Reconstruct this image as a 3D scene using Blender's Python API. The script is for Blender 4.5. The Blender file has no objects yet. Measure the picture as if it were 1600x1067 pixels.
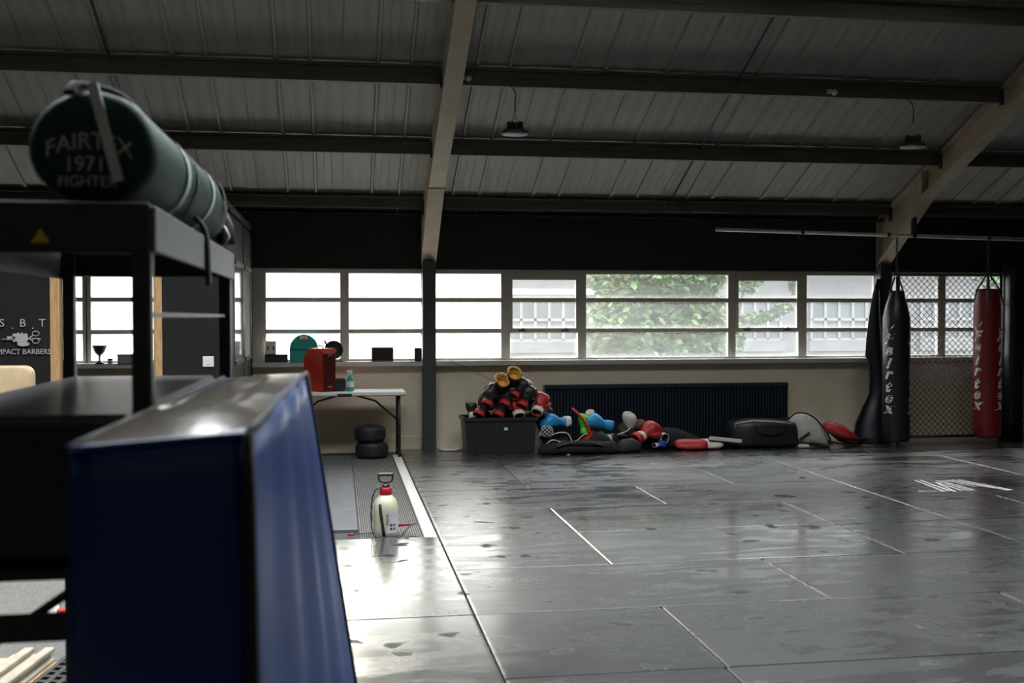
import bpy, math, random
from mathutils import Vector, Matrix, Euler, noise
PI = math.pi
R = math.radians
random.seed(7)
scene = bpy.context.scene
COL = scene.collection

# ------------------------------------------------------------------ camera
cam = bpy.data.cameras.new('camera')
cam.lens = 38.34; cam.sensor_width = 36.0; cam.sensor_fit = 'HORIZONTAL'
cam.clip_start = 0.05; cam.clip_end = 400
cam.dof.use_dof = True; cam.dof.focus_distance = 12.5; cam.dof.aperture_fstop = 3.0
co = bpy.data.objects.new('camera', cam); COL.objects.link(co)
_yaw, _pit, _rol = R(9.02637536), R(-1.29139413), R(0.06481054)
_f = Vector((math.sin(_yaw)*math.cos(_pit), math.cos(_yaw)*math.cos(_pit), math.sin(_pit)))
_r = Vector((math.cos(_yaw), -math.sin(_yaw), 0)); _d = _f.cross(_r)
_r2 = _r*math.cos(_rol) + _d*math.sin(_rol); _d2 = -_r*math.sin(_rol) + _d*math.cos(_rol)
M = Matrix.Identity(4)
for i in range(3):
    M[i][0] = _r2[i]; M[i][1] = -_d2[i]; M[i][2] = -_f[i]
M.translation = (0, 0, 1.7)
co.matrix_world = M
scene.camera = co

# ------------------------------------------------------------------ world, sun, exposure
w = bpy.data.worlds.new('sky'); scene.world = w; w.use_nodes = True
nt = w.node_tree; nt.nodes.clear()
out = nt.nodes.new('ShaderNodeOutputWorld'); bg = nt.nodes.new('ShaderNodeBackground')
tc = nt.nodes.new('ShaderNodeTexCoord'); sep = nt.nodes.new('ShaderNodeSeparateXYZ')
cr = nt.nodes.new('ShaderNodeValToRGB')
cr.color_ramp.elements[0].position = 0.0; cr.color_ramp.elements[0].color = (.29, .28, .26, 1)
cr.color_ramp.elements[1].position = 1.0; cr.color_ramp.elements[1].color = (.95, .97, 1.0, 1)
nt.links.new(tc.outputs['Generated'], sep.inputs[0]); nt.links.new(sep.outputs['Z'], cr.inputs[0])
nt.links.new(cr.outputs[0], bg.inputs[0]); nt.links.new(bg.outputs[0], out.inputs[0])
bg.inputs[1].default_value = 4.8
sl = bpy.data.lights.new('sun', 'SUN'); sl.energy = 1.1; sl.angle = R(5); sl.color = (1.0, 0.87, 0.68)
so = bpy.data.objects.new('sun', sl); COL.objects.link(so)
so.rotation_euler = Vector((0.045, -1.0, -0.225)).to_track_quat('-Z', 'Y').to_euler()
so.location = (-2, 40, 10)
scene.view_settings.view_transform = 'Standard'
scene.view_settings.look = 'None'
scene.view_settings.gamma = 1.0
scene.view_settings.use_curve_mapping = False
scene.view_settings.exposure = 2.05
try:
    scene.cycles.use_denoising = True
    scene.cycles.max_bounces = 10; scene.cycles.diffuse_bounces = 5; scene.cycles.transparent_max_bounces = 16
    scene.cycles.sample_clamp_indirect = 4.0
    scene.cycles.caustics_reflective = False; scene.cycles.caustics_refractive = False
except Exception:
    pass

def portal(name, loc, rot, sx, sy):
    l = bpy.data.lights.new(name, 'AREA'); l.shape = 'RECTANGLE'; l.size = sx; l.size_y = sy
    l.cycles.is_portal = True
    o = bpy.data.objects.new(name, l); COL.objects.link(o); o.location = loc; o.rotation_euler = rot
# daylight portals in the window openings and the added rooflights (they only guide sampling of the sky)
portal('portal_window', (4.3, 14.3, 1.72), (R(-90), 0, 0), 10.6, 1.2)
portal('portal_barber', (-3.0, 14.3, 1.72), (R(-90), 0, 0), 3.9, 1.2)
ROOF_S = 0.433
def roof_z(y): return 3.03 + ROOF_S*(14.1 - y)
ADDED_SKYLIGHTS = [(-5.0, -3.5), (-3.4, -1.9), (-1.8, -.3), (-.2, 1.0), (1.3, 2.7), (2.8, 4.2), (5.1, 6.6)]
SKF = (4.6, 9.1)      # unseen rooflights added in the slope over the mats to brighten the room
_a = math.atan(ROOF_S)
for a, b in ADDED_SKYLIGHTS: portal('portal_added_skylight', ((a+b)/2, 6.85, roof_z(6.85)+.15), (-_a, 0, 0), b-a, 4.95)

# ------------------------------------------------------------------ materials
MATS = {}
def principled(name):
    m = bpy.data.materials.new(name); m.use_nodes = True
    return m, m.node_tree, m.node_tree.nodes['Principled BSDF']
def mat(name, col, rough=0.6, metal=0.0, var=0.15, nscale=8.0, bump=0.0, bscale=60.0, spec=0.5, stretch=None, coat=0.0):
    """plain procedural surface: noise-varied colour + fine bump"""
    if name in MATS: return MATS[name]
    m, nt, p = principled(name)
    N = nt.nodes; L = nt.links
    tc = N.new('ShaderNodeTexCoord')
    src = tc.outputs['Object']
    if stretch:
        mp = N.new('ShaderNodeMapping'); mp.inputs['Scale'].default_value = stretch
        L.new(src, mp.inputs[0]); src = mp.outputs[0]
    nz = N.new('ShaderNodeTexNoise'); nz.inputs['Scale'].default_value = nscale; nz.inputs['Detail'].default_value = 4
    L.new(src, nz.inputs['Vector'])
    r = N.new('ShaderNodeValToRGB')
    c0 = [max(0, c*(1-var)) for c in col]; c1 = [min(1, c*(1+var)) for c in col]
    r.color_ramp.elements[0].position = .3; r.color_ramp.elements[1].position = .7
    r.color_ramp.elements[0].color = (*c0, 1); r.color_ramp.elements[1].color = (*c1, 1)
    L.new(nz.outputs[0], r.inputs[0]); L.new(r.outputs[0], p.inputs['Base Color'])
    p.inputs['Roughness'].default_value = rough; p.inputs['Metallic'].default_value = metal
    p.inputs['Specular IOR Level'].default_value = spec
    if coat: p.inputs['Coat Weight'].default_value = coat; p.inputs['Coat Roughness'].default_value = .15
    if bump:
        n2 = N.new('ShaderNodeTexNoise'); n2.inputs['Scale'].default_value = bscale; n2.inputs['Detail'].default_value = 3
        L.new(src, n2.inputs['Vector'])
        b = N.new('ShaderNodeBump'); b.inputs['Strength'].default_value = bump; b.inputs['Distance'].default_value = .01
        L.new(n2.outputs[0], b.inputs['Height']); L.new(b.outputs[0], p.inputs['Normal'])
    MATS[name] = m
    return m

def mat_glass(name, steam, tint=(0.95, 0.97, 0.97)):
    """window pane: clear share + share of condensation that scatters the daylight, thicker toward the pane's rim"""
    m = bpy.data.materials.new(name); m.use_nodes = True
    nt = m.node_tree; N = nt.nodes; L = nt.links; N.clear()
    o = N.new('ShaderNodeOutputMaterial'); tr = N.new('ShaderNodeBsdfTransparent'); tl = N.new('ShaderNodeBsdfTranslucent')
    gl = N.new('ShaderNodeBsdfGlossy'); gl.inputs['Roughness'].default_value = .05
    mx = N.new('ShaderNodeMixShader'); mg = N.new('ShaderNodeMixShader')
    tr.inputs[0].default_value = (*tint, 1); tl.inputs[0].default_value = (.93, .95, .95, 1)
    tc = N.new('ShaderNodeTexCoord')
    nz = N.new('ShaderNodeTexNoise'); nz.inputs['Scale'].default_value = 5; nz.inputs['Detail'].default_value = 6
    L.new(tc.outputs['Object'], nz.inputs['Vector'])
    # rim: distance from pane edge in generated (0..1) space
    sp = N.new('ShaderNodeSeparateXYZ'); L.new(tc.outputs['Generated'], sp.inputs[0])
    def edge(sock, k):
        a = N.new('ShaderNodeMath'); a.operation = 'SUBTRACT'; L.new(sock, a.inputs[0]); a.inputs[1].default_value = .5
        b = N.new('ShaderNodeMath'); b.operation = 'ABSOLUTE'; L.new(a.outputs[0], b.inputs[0])
        c = N.new('ShaderNodeMapRange'); L.new(b.outputs[0], c.inputs[0])
        c.inputs[1].default_value = k; c.inputs[2].default_value = .5; c.inputs[3].default_value = 0; c.inputs[4].default_value = 1
        return c.outputs[0]
    ex = edge(sp.outputs['X'], .44); ez = edge(sp.outputs['Z'], .33)
    mm = N.new('ShaderNodeMath'); mm.operation = 'MAXIMUM'; L.new(ex, mm.inputs[0]); L.new(ez, mm.inputs[1])
    k1 = N.new('ShaderNodeMath'); k1.operation = 'MULTIPLY_ADD'; L.new(mm.outputs[0], k1.inputs[0]); k1.inputs[1].default_value = .45*min(1, steam*2.5); k1.inputs[2].default_value = steam - .12*min(1, steam*4)
    k2 = N.new('ShaderNodeMath'); k2.operation = 'MULTIPLY_ADD'; L.new(nz.outputs[0], k2.inputs[0]); k2.inputs[1].default_value = .25*min(1, steam*4); L.new(k1.outputs[0], k2.inputs[2]); k2.use_clamp = True
    L.new(k2.outputs[0], mx.inputs[0]); L.new(tr.outputs[0], mx.inputs[1]); L.new(tl.outputs[0], mx.inputs[2])
    lw = N.new('ShaderNodeLayerWeight'); lw.inputs[0].default_value = .5
    pw_ = N.new('ShaderNodeMath'); pw_.operation = 'POWER'; L.new(lw.outputs['Facing'], pw_.inputs[0]); pw_.inputs[1].default_value = 5
    sc_ = N.new('ShaderNodeMath'); sc_.operation = 'MULTIPLY_ADD'; L.new(pw_.outputs[0], sc_.inputs[0]); sc_.inputs[1].default_value = .9; sc_.inputs[2].default_value = .04
    L.new(sc_.outputs[0], mg.inputs[0]); L.new(mx.outputs[0], mg.inputs[1]); L.new(gl.outputs[0], mg.inputs[2])
    L.new(mg.outputs[0], o.inputs[0])
    MATS[name] = m
    return m

def mat_floor():
    """black foam mats, wet in drifting streaks: colour barely changes, gloss does"""
    m, nt, p = principled('wet_mat'); N = nt.nodes; L = nt.links
    geo = N.new('ShaderNodeNewGeometry')
    def noise_(scale, detail, sc=(1, 1, 1), dist=0.0, rough=.5):
        mp = N.new('ShaderNodeMapping'); mp.inputs['Scale'].default_value = sc
        L.new(geo.outputs['Position'], mp.inputs[0])
        n = N.new('ShaderNodeTexNoise'); n.inputs['Scale'].default_value = scale; n.inputs['Detail'].default_value = detail
        n.inputs['Distortion'].default_value = dist; n.inputs['Roughness'].default_value = rough
        L.new(mp.outputs[0], n.inputs['Vector']); return n.outputs[0]
    def ramp(s, stops):
        r = N.new('ShaderNodeValToRGB'); e = r.color_ramp.elements
        e[0].position, e[1].position = stops[0][0], stops[-1][0]
        e[0].color = (*[stops[0][1]]*3, 1); e[1].color = (*[stops[-1][1]]*3, 1)
        for q in stops[1:-1]:
            x = e.new(q[0]); x.color = (q[1], q[1], q[1], 1)
        L.new(s, r.inputs[0]); return r.outputs[0]
    def mth(op, a, b):
        n = N.new('ShaderNodeMath'); n.operation = op
        for i, v in enumerate((a, b)):
            if isinstance(v, (int, float)): n.inputs[i].default_value = v
            else: L.new(v, n.inputs[i])
        return n.outputs[0]
    big = noise_(.55, 3, (1, .6, 1), .6)
    mid = noise_(1.6, 6, (.55, 1.9, 1), 1.6, .6)        # mop streaks
    fine = noise_(9, 4, (1, 1, 1), .4)
    vor = N.new('ShaderNodeTexVoronoi'); vor.inputs['Scale'].default_value = 2.6
    wv = N.new('ShaderNodeMapping'); wv.inputs['Scale'].default_value = (.85, 1.2, 1)
    L.new(geo.outputs['Position'], wv.inputs[0])
    wob = N.new('ShaderNodeVectorMath'); wob.operation = 'ADD'
    nv = N.new('ShaderNodeTexNoise'); nv.inputs['Scale'].default_value = 6; L.new(geo.outputs['Position'], nv.inputs['Vector'])
    sc = N.new('ShaderNodeVectorMath'); sc.operation = 'SCALE'; sc.inputs['Scale'].default_value = .25
    L.new(nv.outputs['Color'], sc.inputs[0]); L.new(wv.outputs[0], wob.inputs[0]); L.new(sc.outputs[0], wob.inputs[1])
    L.new(wob.outputs[0], vor.inputs['Vector'])
    prints = ramp(vor.outputs['Distance'], [(.0, 1), (.13, .9), (.18, 0)])   # dried foot marks
    wet = mth('MULTIPLY', ramp(mid, [(.42, 0), (.50, .35), (.56, 1)]), ramp(big, [(.38, .35), (.6, 1)]))
    oi = N.new('ShaderNodeObjectInfo')
    rr = mth('SUBTRACT', mth('ADD', .23, mth('MULTIPLY', oi.outputs['Random'], .11)), mth('MULTIPLY', wet, .15))
    rr = mth('ADD', rr, mth('MULTIPLY', prints, .4))
    rr = mth('ADD', rr, mth('MULTIPLY', fine, .05))
    L.new(rr, p.inputs['Roughness'])
    L.new(mth('SUBTRACT', 1.0, mth('MULTIPLY', prints, .95)), p.inputs['Coat Weight']); p.inputs['Coat IOR'].default_value = 1.5; L.new(rr, p.inputs['Coat Roughness'])
    cr = N.new('ShaderNodeValToRGB'); cr.color_ramp.elements[0].color = (.026, .027, .028, 1); cr.color_ramp.elements[1].color = (.05, .05, .049, 1)
    cr.color_ramp.elements[0].position = .3; cr.color_ramp.elements[1].position = .7
    L.new(mid, cr.inputs[0])
    dk = N.new('ShaderNodeMix'); dk.data_type = 'RGBA'; dk.inputs['B'].default_value = (.008, .008, .008, 1)
    L.new(mth('MULTIPLY', prints, .75), dk.inputs['Factor']); L.new(cr.outputs[0], dk.inputs['A']); L.new(dk.outputs['Result'], p.inputs['Base Color'])
    L.new(mth('SUBTRACT', 1.0, mth('MULTIPLY', prints, .8)), p.inputs['Specular IOR Level'])
    b = N.new('ShaderNodeBump'); b.inputs['Strength'].default_value = .12; b.inputs['Distance'].default_value = .004
    L.new(noise_(45, 3), b.inputs['Height']); L.new(b.outputs[0], p.inputs['Normal'])
    MATS['wet_mat'] = m
    return m

def mat_ribbed(name, c0, c1, scale, rough=.9, axis='X'):
    m, nt, p = principled(name); N = nt.nodes; L = nt.links
    tc = N.new('ShaderNodeTexCoord'); wv = N.new('ShaderNodeTexWave'); wv.bands_direction = axis
    wv.inputs['Scale'].default_value = scale; wv.inputs['Distortion'].default_value = 1.5; wv.inputs['Detail'].default_value = 3
    wv.inputs['Detail Scale'].default_value = 3
    nz = N.new('ShaderNodeTexNoise'); nz.inputs['Scale'].default_value = 90
    L.new(tc.outputs['Object'], wv.inputs['Vector']); L.new(tc.outputs['Object'], nz.inputs['Vector'])
    mx = N.new('ShaderNodeMath'); mx.operation = 'MULTIPLY'; L.new(wv.outputs['Fac'], mx.inputs[0]); L.new(nz.outputs[0], mx.inputs[1])
    r = N.new('ShaderNodeValToRGB'); r.color_ramp.elements[0].color = (*c0, 1); r.color_ramp.elements[1].color = (*c1, 1)
    r.color_ramp.elements[0].position = .1; r.color_ramp.elements[1].position = .5
    L.new(mx.outputs[0], r.inputs[0]); L.new(r.outputs[0], p.inputs['Base Color'])
    b = N.new('ShaderNodeBump'); b.inputs['Strength'].default_value = .6; b.inputs['Distance'].default_value = .004
    L.new(mx.outputs[0], b.inputs['Height']); L.new(b.outputs[0], p.inputs['Normal'])
    p.inputs['Roughness'].default_value = rough
    MATS[name] = m
    return m

m_mat = mat_floor()
m_cream = mat('cream_wall', (.84, .73, .56), .8, var=.06, nscale=3, bump=.05)
m_black_wall = mat('black_wall', (.012, .012, .012), .75, var=.15, nscale=2, bump=.05)
m_dark_wall = mat('charcoal_wall', (.011, .011, .0105), .7, var=.15, nscale=3, spec=.3)
m_conc = mat('dark_concrete', (.06, .06, .06), .8, var=.2, nscale=3, bump=.2)
m_frame = mat('window_paint', (.62, .58, .50), .55, var=.06, nscale=6)
m_sill = mat('sill_paint', (.55, .54, .52), .5, var=.06, nscale=6)
m_col = mat('column_paint', (.055, .056, .058), .5, var=.1, nscale=5)
m_roof = mat('roof_liner', (.29, .28, .255), .55, var=.14, nscale=2.2, stretch=(6, .6, 1))
m_purlin = mat('purlin_steel', (.085, .082, .058), .5, var=.2, nscale=5, stretch=(.3, 3, 3))
m_rafter = mat('rafter_paint', (.42, .34, .24), .6, var=.1, nscale=4)
m_timber = mat('raw_timber', (.55, .33, .15), .7, var=.25, nscale=9, stretch=(6, 6, .6))
m_blackm = mat('black_metal', (.014, .014, .015), .45, var=.2, nscale=10)
m_darkm = mat('dark_steel', (.05, .05, .05), .4, .6, var=.2, nscale=10)
m_chrome = mat('steel', (.5, .5, .48), .3, 1.0, var=.1, nscale=15)
m_greym = mat('grey_steel', (.33, .33, .34), .5, .0, var=.08, nscale=6)
m_blackv = mat('black_vinyl', (.012, .012, .013), .33, var=.2, nscale=6, bump=.12, bscale=30)
m_blackc = mat('black_cloth', (.012, .012, .012), .85, var=.3, nscale=20, bump=.2)
m_blackp = mat('black_plastic', (.017, .018, .019), .4, var=.15, nscale=12)
m_glovek = mat('black_leather', (.014, .013, .012), .38, var=.25, nscale=14, bump=.1, bscale=40)
m_red = mat('red_leather', (.42, .018, .018), .45, var=.15, nscale=10, bump=.08)
m_redp = mat('red_plastic', (.45, .03, .012), .35, var=.1, nscale=8)
m_redd = mat('maroon_plastic', (.085, .008, .011), .3, var=.1, nscale=8)
m_bluel = mat('blue_leather', (.02, .26, .55), .4, var=.12, nscale=10)
m_green = mat('green_leather', (.06, .55, .04), .45, var=.12, nscale=10)
m_white = mat('white_paint', (.75, .74, .70), .5, var=.06, nscale=10)
m_whitev = mat('white_vinyl', (.68, .63, .55), .5, var=.1, nscale=10, bump=.1)
m_yellow = mat('yellow_lining', (.75, .40, .06), .6, var=.2, nscale=16)
m_cloth_w = mat('white_cloth', (.5, .48, .44), .9, var=.12, nscale=15, bump=.2)
m_blue = mat('blue_vinyl', (.003, .03, .15), .36, var=.18, nscale=3, bump=.1, bscale=6)
m_padtop = mat('pad_top_vinyl', (.06, .05, .038), .2, var=.25, nscale=4, bump=.1, bscale=14)
m_bagg = mat('green_vinyl', (.002, .03, .024), .62, var=.2, nscale=5, bump=.1, spec=.3)
m_print = mat('pale_print', (.42, .42, .40), .6, var=.15, nscale=30)
m_printw = mat('white_print', (.62, .62, .60), .5, var=.25, nscale=40)
m_tan = mat('tan_leather', (.45, .33, .19), .5, var=.1, nscale=8)
m_teal = mat('teal_plastic', (.02, .36, .33), .35, var=.1, nscale=8)
m_orange = mat('orange_plastic', (.7, .14, .02), .45, var=.1, nscale=8)
m_navyr = mat('radiator_paint', (.016, .024, .038), .38, var=.15, nscale=4)
m_rubber = mat('rubber', (.014, .014, .014), .6, var=.2, nscale=20, bump=.2)
m_redbag = mat('red_vinyl', (.15, .006, .010), .42, var=.15, nscale=4, bump=.1, bscale=10)
m_bottle = mat('milky_plastic', (.46, .44, .32), .4, var=.05, nscale=6)
m_carpet = mat_ribbed('ribbed_carpet', (.03, .03, .03), (.22, .21, .19), 18)
m_pale_carpet = mat('pale_carpet', (.10, .098, .09), .95, var=.35, nscale=60, bump=.5, bscale=150)
m_tile = mat('grey_rubber_tile', (.10, .10, .11), .5, var=.12, nscale=6)
m_kerb = mat('kerb_paint', (.62, .59, .53), .45, var=.12, nscale=12)
m_brown = mat('brown_leather', (.10, .05, .025), .5, var=.2, nscale=10)
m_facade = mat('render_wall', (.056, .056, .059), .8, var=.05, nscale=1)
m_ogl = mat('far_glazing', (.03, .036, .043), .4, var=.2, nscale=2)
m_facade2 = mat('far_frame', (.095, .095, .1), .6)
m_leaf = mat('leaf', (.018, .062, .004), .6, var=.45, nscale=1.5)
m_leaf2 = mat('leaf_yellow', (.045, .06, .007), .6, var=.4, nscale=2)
m_bark = mat('bark', (.025, .022, .018), .9, var=.3, nscale=8)
m_ground = mat('asphalt_yard', (.08, .08, .078), .9, var=.15, nscale=2)
mat_glass('steamed_glass', .04); mat_glass('steamed_glass_heavy', .5); mat_glass('clear_glass', .05); mat_glass('grey_glass', .3)

# ------------------------------------------------------------------ mesh builder
class MB:
    def __init__(s): s.v = []; s.f = []; s.smooth = []
    def add(s, vs, fs, M=None, smooth=False):
        n = len(s.v)
        for p in vs:
            p = Vector(p); s.v.append(tuple(M @ p) if M else tuple(p))
        for q in fs: s.f.append([i+n for i in q]); s.smooth.append(smooth)
        return s
    def box(s, a, b, M=None, ch=0.0):
        x0, x1 = sorted((a[0], b[0])); y0, y1 = sorted((a[1], b[1])); z0, z1 = sorted((a[2], b[2]))
        if ch <= 0:
            vs = [(x, y, z) for z in (z0, z1) for y in (y0, y1) for x in (x0, x1)]
            fs = [(0, 2, 3, 1), (4, 5, 7, 6), (0, 1, 5, 4), (2, 6, 7, 3), (0, 4, 6, 2), (1, 3, 7, 5)]
            return s.add(vs, fs, M)
        c = min(ch, (x1-x0)*.45, (y1-y0)*.45, (z1-z0)*.45)
        # chamfered box: each corner -> 3 verts
        vs = []; idx = {}
        for ix in (0, 1):
            for iy in (0, 1):
                for iz in (0, 1):
                    X = (x0, x1)[ix]; Y = (y0, y1)[iy]; Z = (z0, z1)[iz]
                    dx = c if ix == 0 else -c; dy = c if iy == 0 else -c; dz = c if iz == 0 else -c
                    for k, p in enumerate(((X, Y+dy, Z+dz), (X+dx, Y, Z+dz), (X+dx, Y+dy, Z))):
                        idx[ix, iy, iz, k] = len(vs); vs.append(p)
        I = lambda *a: idx[a]
        fs = []
        for d in (0, 1):
            f = [I(d, 0, 0, 0), I(d, 1, 0, 0), I(d, 1, 1, 0), I(d, 0, 1, 0)]; fs.append(f[::-1] if d == 0 else f)
            f = [I(0, d, 0, 1), I(1, d, 0, 1), I(1, d, 1, 1), I(0, d, 1, 1)]; fs.append(f if d == 0 else f[::-1])
            f = [I(0, 0, d, 2), I(1, 0, d, 2), I(1, 1, d, 2), I(0, 1, d, 2)]; fs.append(f[::-1] if d == 0 else f)
        for a_ in (0, 1):
            for b_ in (0, 1):
                f = [I(a_, b_, 0, 0), I(a_, b_, 1, 0), I(a_, b_, 1, 1), I(a_, b_, 0, 1)]; fs.append(f if a_ != b_ else f[::-1])
                f = [I(a_, 0, b_, 0), I(a_, 0, b_, 2), I(a_, 1, b_, 2), I(a_, 1, b_, 0)]; fs.append(f if a_ != b_ else f[::-1])
                f = [I(0, a_, b_, 1), I(1, a_, b_, 1), I(1, a_, b_, 2), I(0, a_, b_, 2)]; fs.append(f if a_ != b_ else f[::-1])
        for ix in (0, 1):
            for iy in (0, 1):
                for iz in (0, 1):
                    f = [I(ix, iy, iz, k) for k in range(3)]; fs.append(f if (ix+iy+iz) % 2 == 1 else f[::-1])
        return s.add(vs, fs, M)
    def tube(s, pts, r, n=8, cap=True, M=None, flat=1.0):
        pts = [Vector(p) for p in pts]; rings = []
        if not isinstance(r, (list, tuple)): r = [r]*len(pts)
        up = Vector((0, 0, 1)); vs = []; fs = []; prev = None
        for i, p in enumerate(pts):
            t = (pts[min(i+1, len(pts)-1)] - pts[max(i-1, 0)])
            t = t.normalized() if t.length > 1e-9 else Vector((0, 0, 1))
            if prev is None:
                a = t.cross(up) if abs(t.dot(up)) < .95 else t.cross(Vector((1, 0, 0)))
                a.normalize()
            else:
                a = prev - t*prev.dot(t); a.normalize()
            prev = a; b = t.cross(a)
            for k in range(n):
                an = 2*PI*k/n; vs.append(p + a*math.cos(an)*r[i] + b*math.sin(an)*r[i]*flat)
        for i in range(len(pts)-1):
            for k in range(n):
                fs.append((i*n+k, i*n+(k+1) % n, (i+1)*n+(k+1) % n, (i+1)*n+k))
        if cap: fs.append(tuple(range(n-1, -1, -1))); fs.append(tuple(range((len(pts)-1)*n, len(pts)*n)))
        return s.add(vs, fs, M, True)
    def lathe(s, prof, n=24, M=None, sx=1.0, sy=1.0, cap=True):
        vs = []; fs = []
        for r, z in prof:
            for k in range(n): vs.append((r*sx*math.cos(2*PI*k/n), r*sy*math.sin(2*PI*k/n), z))
        m = len(prof)
        for i in range(m-1):
            for k in range(n): fs.append((i*n+k, i*n+(k+1) % n, (i+1)*n+(k+1) % n, (i+1)*n+k))
        if cap:
            fs.append(tuple(range(n-1, -1, -1))); fs.append(tuple(range((m-1)*n, m*n)))
        return s.add(vs, fs, M, True)
    def rings(s, rings, M=None, cap=True, closed=True, smooth=True):
        n = len(rings[0]); vs = [p for r in rings for p in r]; fs = []
        for i in range(len(rings)-1):
            for k in range(n if closed else n-1): fs.append((i*n+k, i*n+(k+1) % n, (i+1)*n+(k+1) % n, (i+1)*n+k))
        if cap and closed: fs.append(tuple(range(n-1, -1, -1))); fs.append(tuple(range((len(rings)-1)*n, len(rings)*n)))
        return s.add(vs, fs, M, smooth)
    def prism(s, poly, d0, d1, axis='Y', M=None):
        """extrude a 2-D polygon (list of (u,v)) along an axis"""
        def P(u, v, d): return {'Y': (u, d, v), 'X': (d, u, v), 'Z': (u, v, d)}[axis]
        n = len(poly); vs = [P(u, v, d0) for u, v in poly] + [P(u, v, d1) for u, v in poly]
        fs = [tuple(range(n)), tuple(range(2*n-1, n-1, -1))] + [(i, i+n, (i+1) % n+n, (i+1) % n) for i in range(n)]
        return s.add(vs, fs, M)
    def mesh(s, name, material):
        me = bpy.data.meshes.new(name); me.from_pydata(s.v, [], s.f); 
        me.polygons.foreach_set('use_smooth', s.smooth)
        me.validate(); 
        import bmesh
        bm = bmesh.new(); bm.from_mesh(me); bmesh.ops.recalc_face_normals(bm, faces=bm.faces); bm.to_mesh(me); bm.free()
        me.materials.append(material); me.update()
        return me
    def build(s, name, material, parent=None, loc=None, rot=None):
        return link(name, s.mesh(name, material), parent, loc, rot)

def link(name, me, parent=None, loc=None, rot=None):
    o = bpy.data.objects.new(name, me); COL.objects.link(o)
    if parent: o.parent = parent
    if loc is not None: o.location = loc
    if rot is not None: o.rotation_euler = rot
    return o
def tag(o, label=None, cat=None, group=None, kind=None):
    if label: o['label'] = label
    if cat: o['category'] = cat
    if group: o['group'] = group
    if kind: o['kind'] = kind
    return o
def thing(name, label, cat, loc=(0, 0, 0), rot=(0, 0, 0), group=None):
    o = bpy.data.objects.new(name, None); COL.objects.link(o); o.empty_display_size = .1
    o.location = loc; o.rotation_euler = rot
    return tag(o, label, cat, group)
def bx(a, b, ch=0.0, M=None): return MB().box(a, b, M, ch)
def sm(pts, n=6):
    """Catmull-Rom through points"""
    P = [Vector(p) for p in pts]; o = []
    for i in range(len(P)-1):
        a = P[max(i-1, 0)]; b = P[i]; c = P[i+1]; d = P[min(i+2, len(P)-1)]
        for k in range(n):
            t = k/n
            o.append(.5*((2*b)+(c-a)*t+(2*a-5*b+4*c-d)*t*t+(3*b-a-3*c+d)*t**3))
    o.append(P[-1]); return o
def text_geo(txt, size, extrude=0.0, shear=0.0, align='CENTER', bold=0.0):
    cu = bpy.data.curves.new('t', 'FONT'); cu.body = txt; cu.size = size; cu.align_x = align; cu.align_y = 'CENTER'
    cu.extrude = extrude; cu.offset = bold; cu.shear = shear; cu.resolution_u = 3
    ob = bpy.data.objects.new('t', cu); COL.objects.link(ob)
    dg = bpy.context.evaluated_depsgraph_get(); dg.update()
    me = bpy.data.meshes.new_from_object(ob.evaluated_get(dg))
    vs = [v.co.copy() for v in me.vertices]; fs = [tuple(p.vertices) for p in me.polygons]
    bpy.data.objects.remove(ob); bpy.data.curves.remove(cu); bpy.data.meshes.remove(me)
    return vs, fs

# ================================================================== THE SETTING
floor = bx((-5.2, -5.2, -.16), (13.2, 14.3, -.04)).build('floor', m_conc); tag(floor, kind='structure')
MT = .0
_matcache = {}
def floor_mat(x0, x1, y0, y1):
    g = .0035
    key = (round(x1-x0, 3), round(y1-y0, 3))
    if key not in _matcache:
        a, b = key[0]/2-g, key[1]/2-.006; mb = MB()
        prof = [(0, -.04), (0, -.010), (.003, -.004), (.009, -.001), (.018, 0)]
        rs = [[(-(a-d), -(b-d*.12), z), (a-d, -(b-d*.12), z), (a-d, b-d*.12, z), (-(a-d), b-d*.12, z)] for d, z in prof]
        mb.rings(rs, smooth=False)
        _matcache[key] = mb.mesh('floor_mat', m_mat)
    o = link('floor_mat', _matcache[key], floor, ((x0+x1)/2, (y0+y1)/2, random.uniform(-.0012, .0005)))
    o.rotation_euler = (random.uniform(-.0012, .0012), random.uniform(-.0012, .0012), 0)
XS = [.76, 1.845, 2.93, 4.015, 5.08, 6.165, 7.25, 8.335, 9.42, 10.505, 11.59, 12.675]
YS = [-4.4, -3.3, -2.2, -1.09, .03, 1.15, 2.27, 3.39, 5.03-.52, 5.03, 6.15, 7.27, 8.39, 9.51, 10.61, 11.72, 12.84, 14.06]
def row(y0, y1, xs):
    for a, b in zip(xs, xs[1:]): floor_mat(a, b, y0, y1)
for y in (-4.4, -2.2): row(y, y+2.2, [-.325, .76, 1.845, 4.015, 6.165, 8.335, 10.505, 12.675])
row(0.0, 1.67, [.76, 2.93, 5.08, 7.25, 9.42, 12.675])
row(1.67, 2.79, [.76, 1.845, 4.015, 6.165, 8.335, 10.505, 12.675])
row(2.79, 3.91, [.76, 2.93, 5.08, 7.25, 9.42, 12.675])
row(3.91, 5.03, [.76, 1.845, 4.015, 6.165, 8.335, 10.505, 12.675])
row(5.03, 6.15, [.76, 1.86, 4.02, 6.165, 8.335, 10.505, 12.675])
row(6.15, 7.27, [.76, 2.93, 5.08, 7.25, 9.42, 12.675])
floor_mat(.76, 1.845, 7.27, 9.51)
row(7.27, 8.39, [1.845, 4.015, 5.08]); row(8.39, 9.51, [1.845, 4.015, 5.08])
row(7.27, 8.39, [5.08, 7.25, 9.42, 12.675]); row(8.39, 9.51, [5.08, 6.165, 8.335, 10.505, 12.675])
row(9.51, 10.61, [.76, 2.93, 5.08, 7.25, 9.42, 12.675])
floor_mat(.76, 1.845, 10.61, 12.84)
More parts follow.
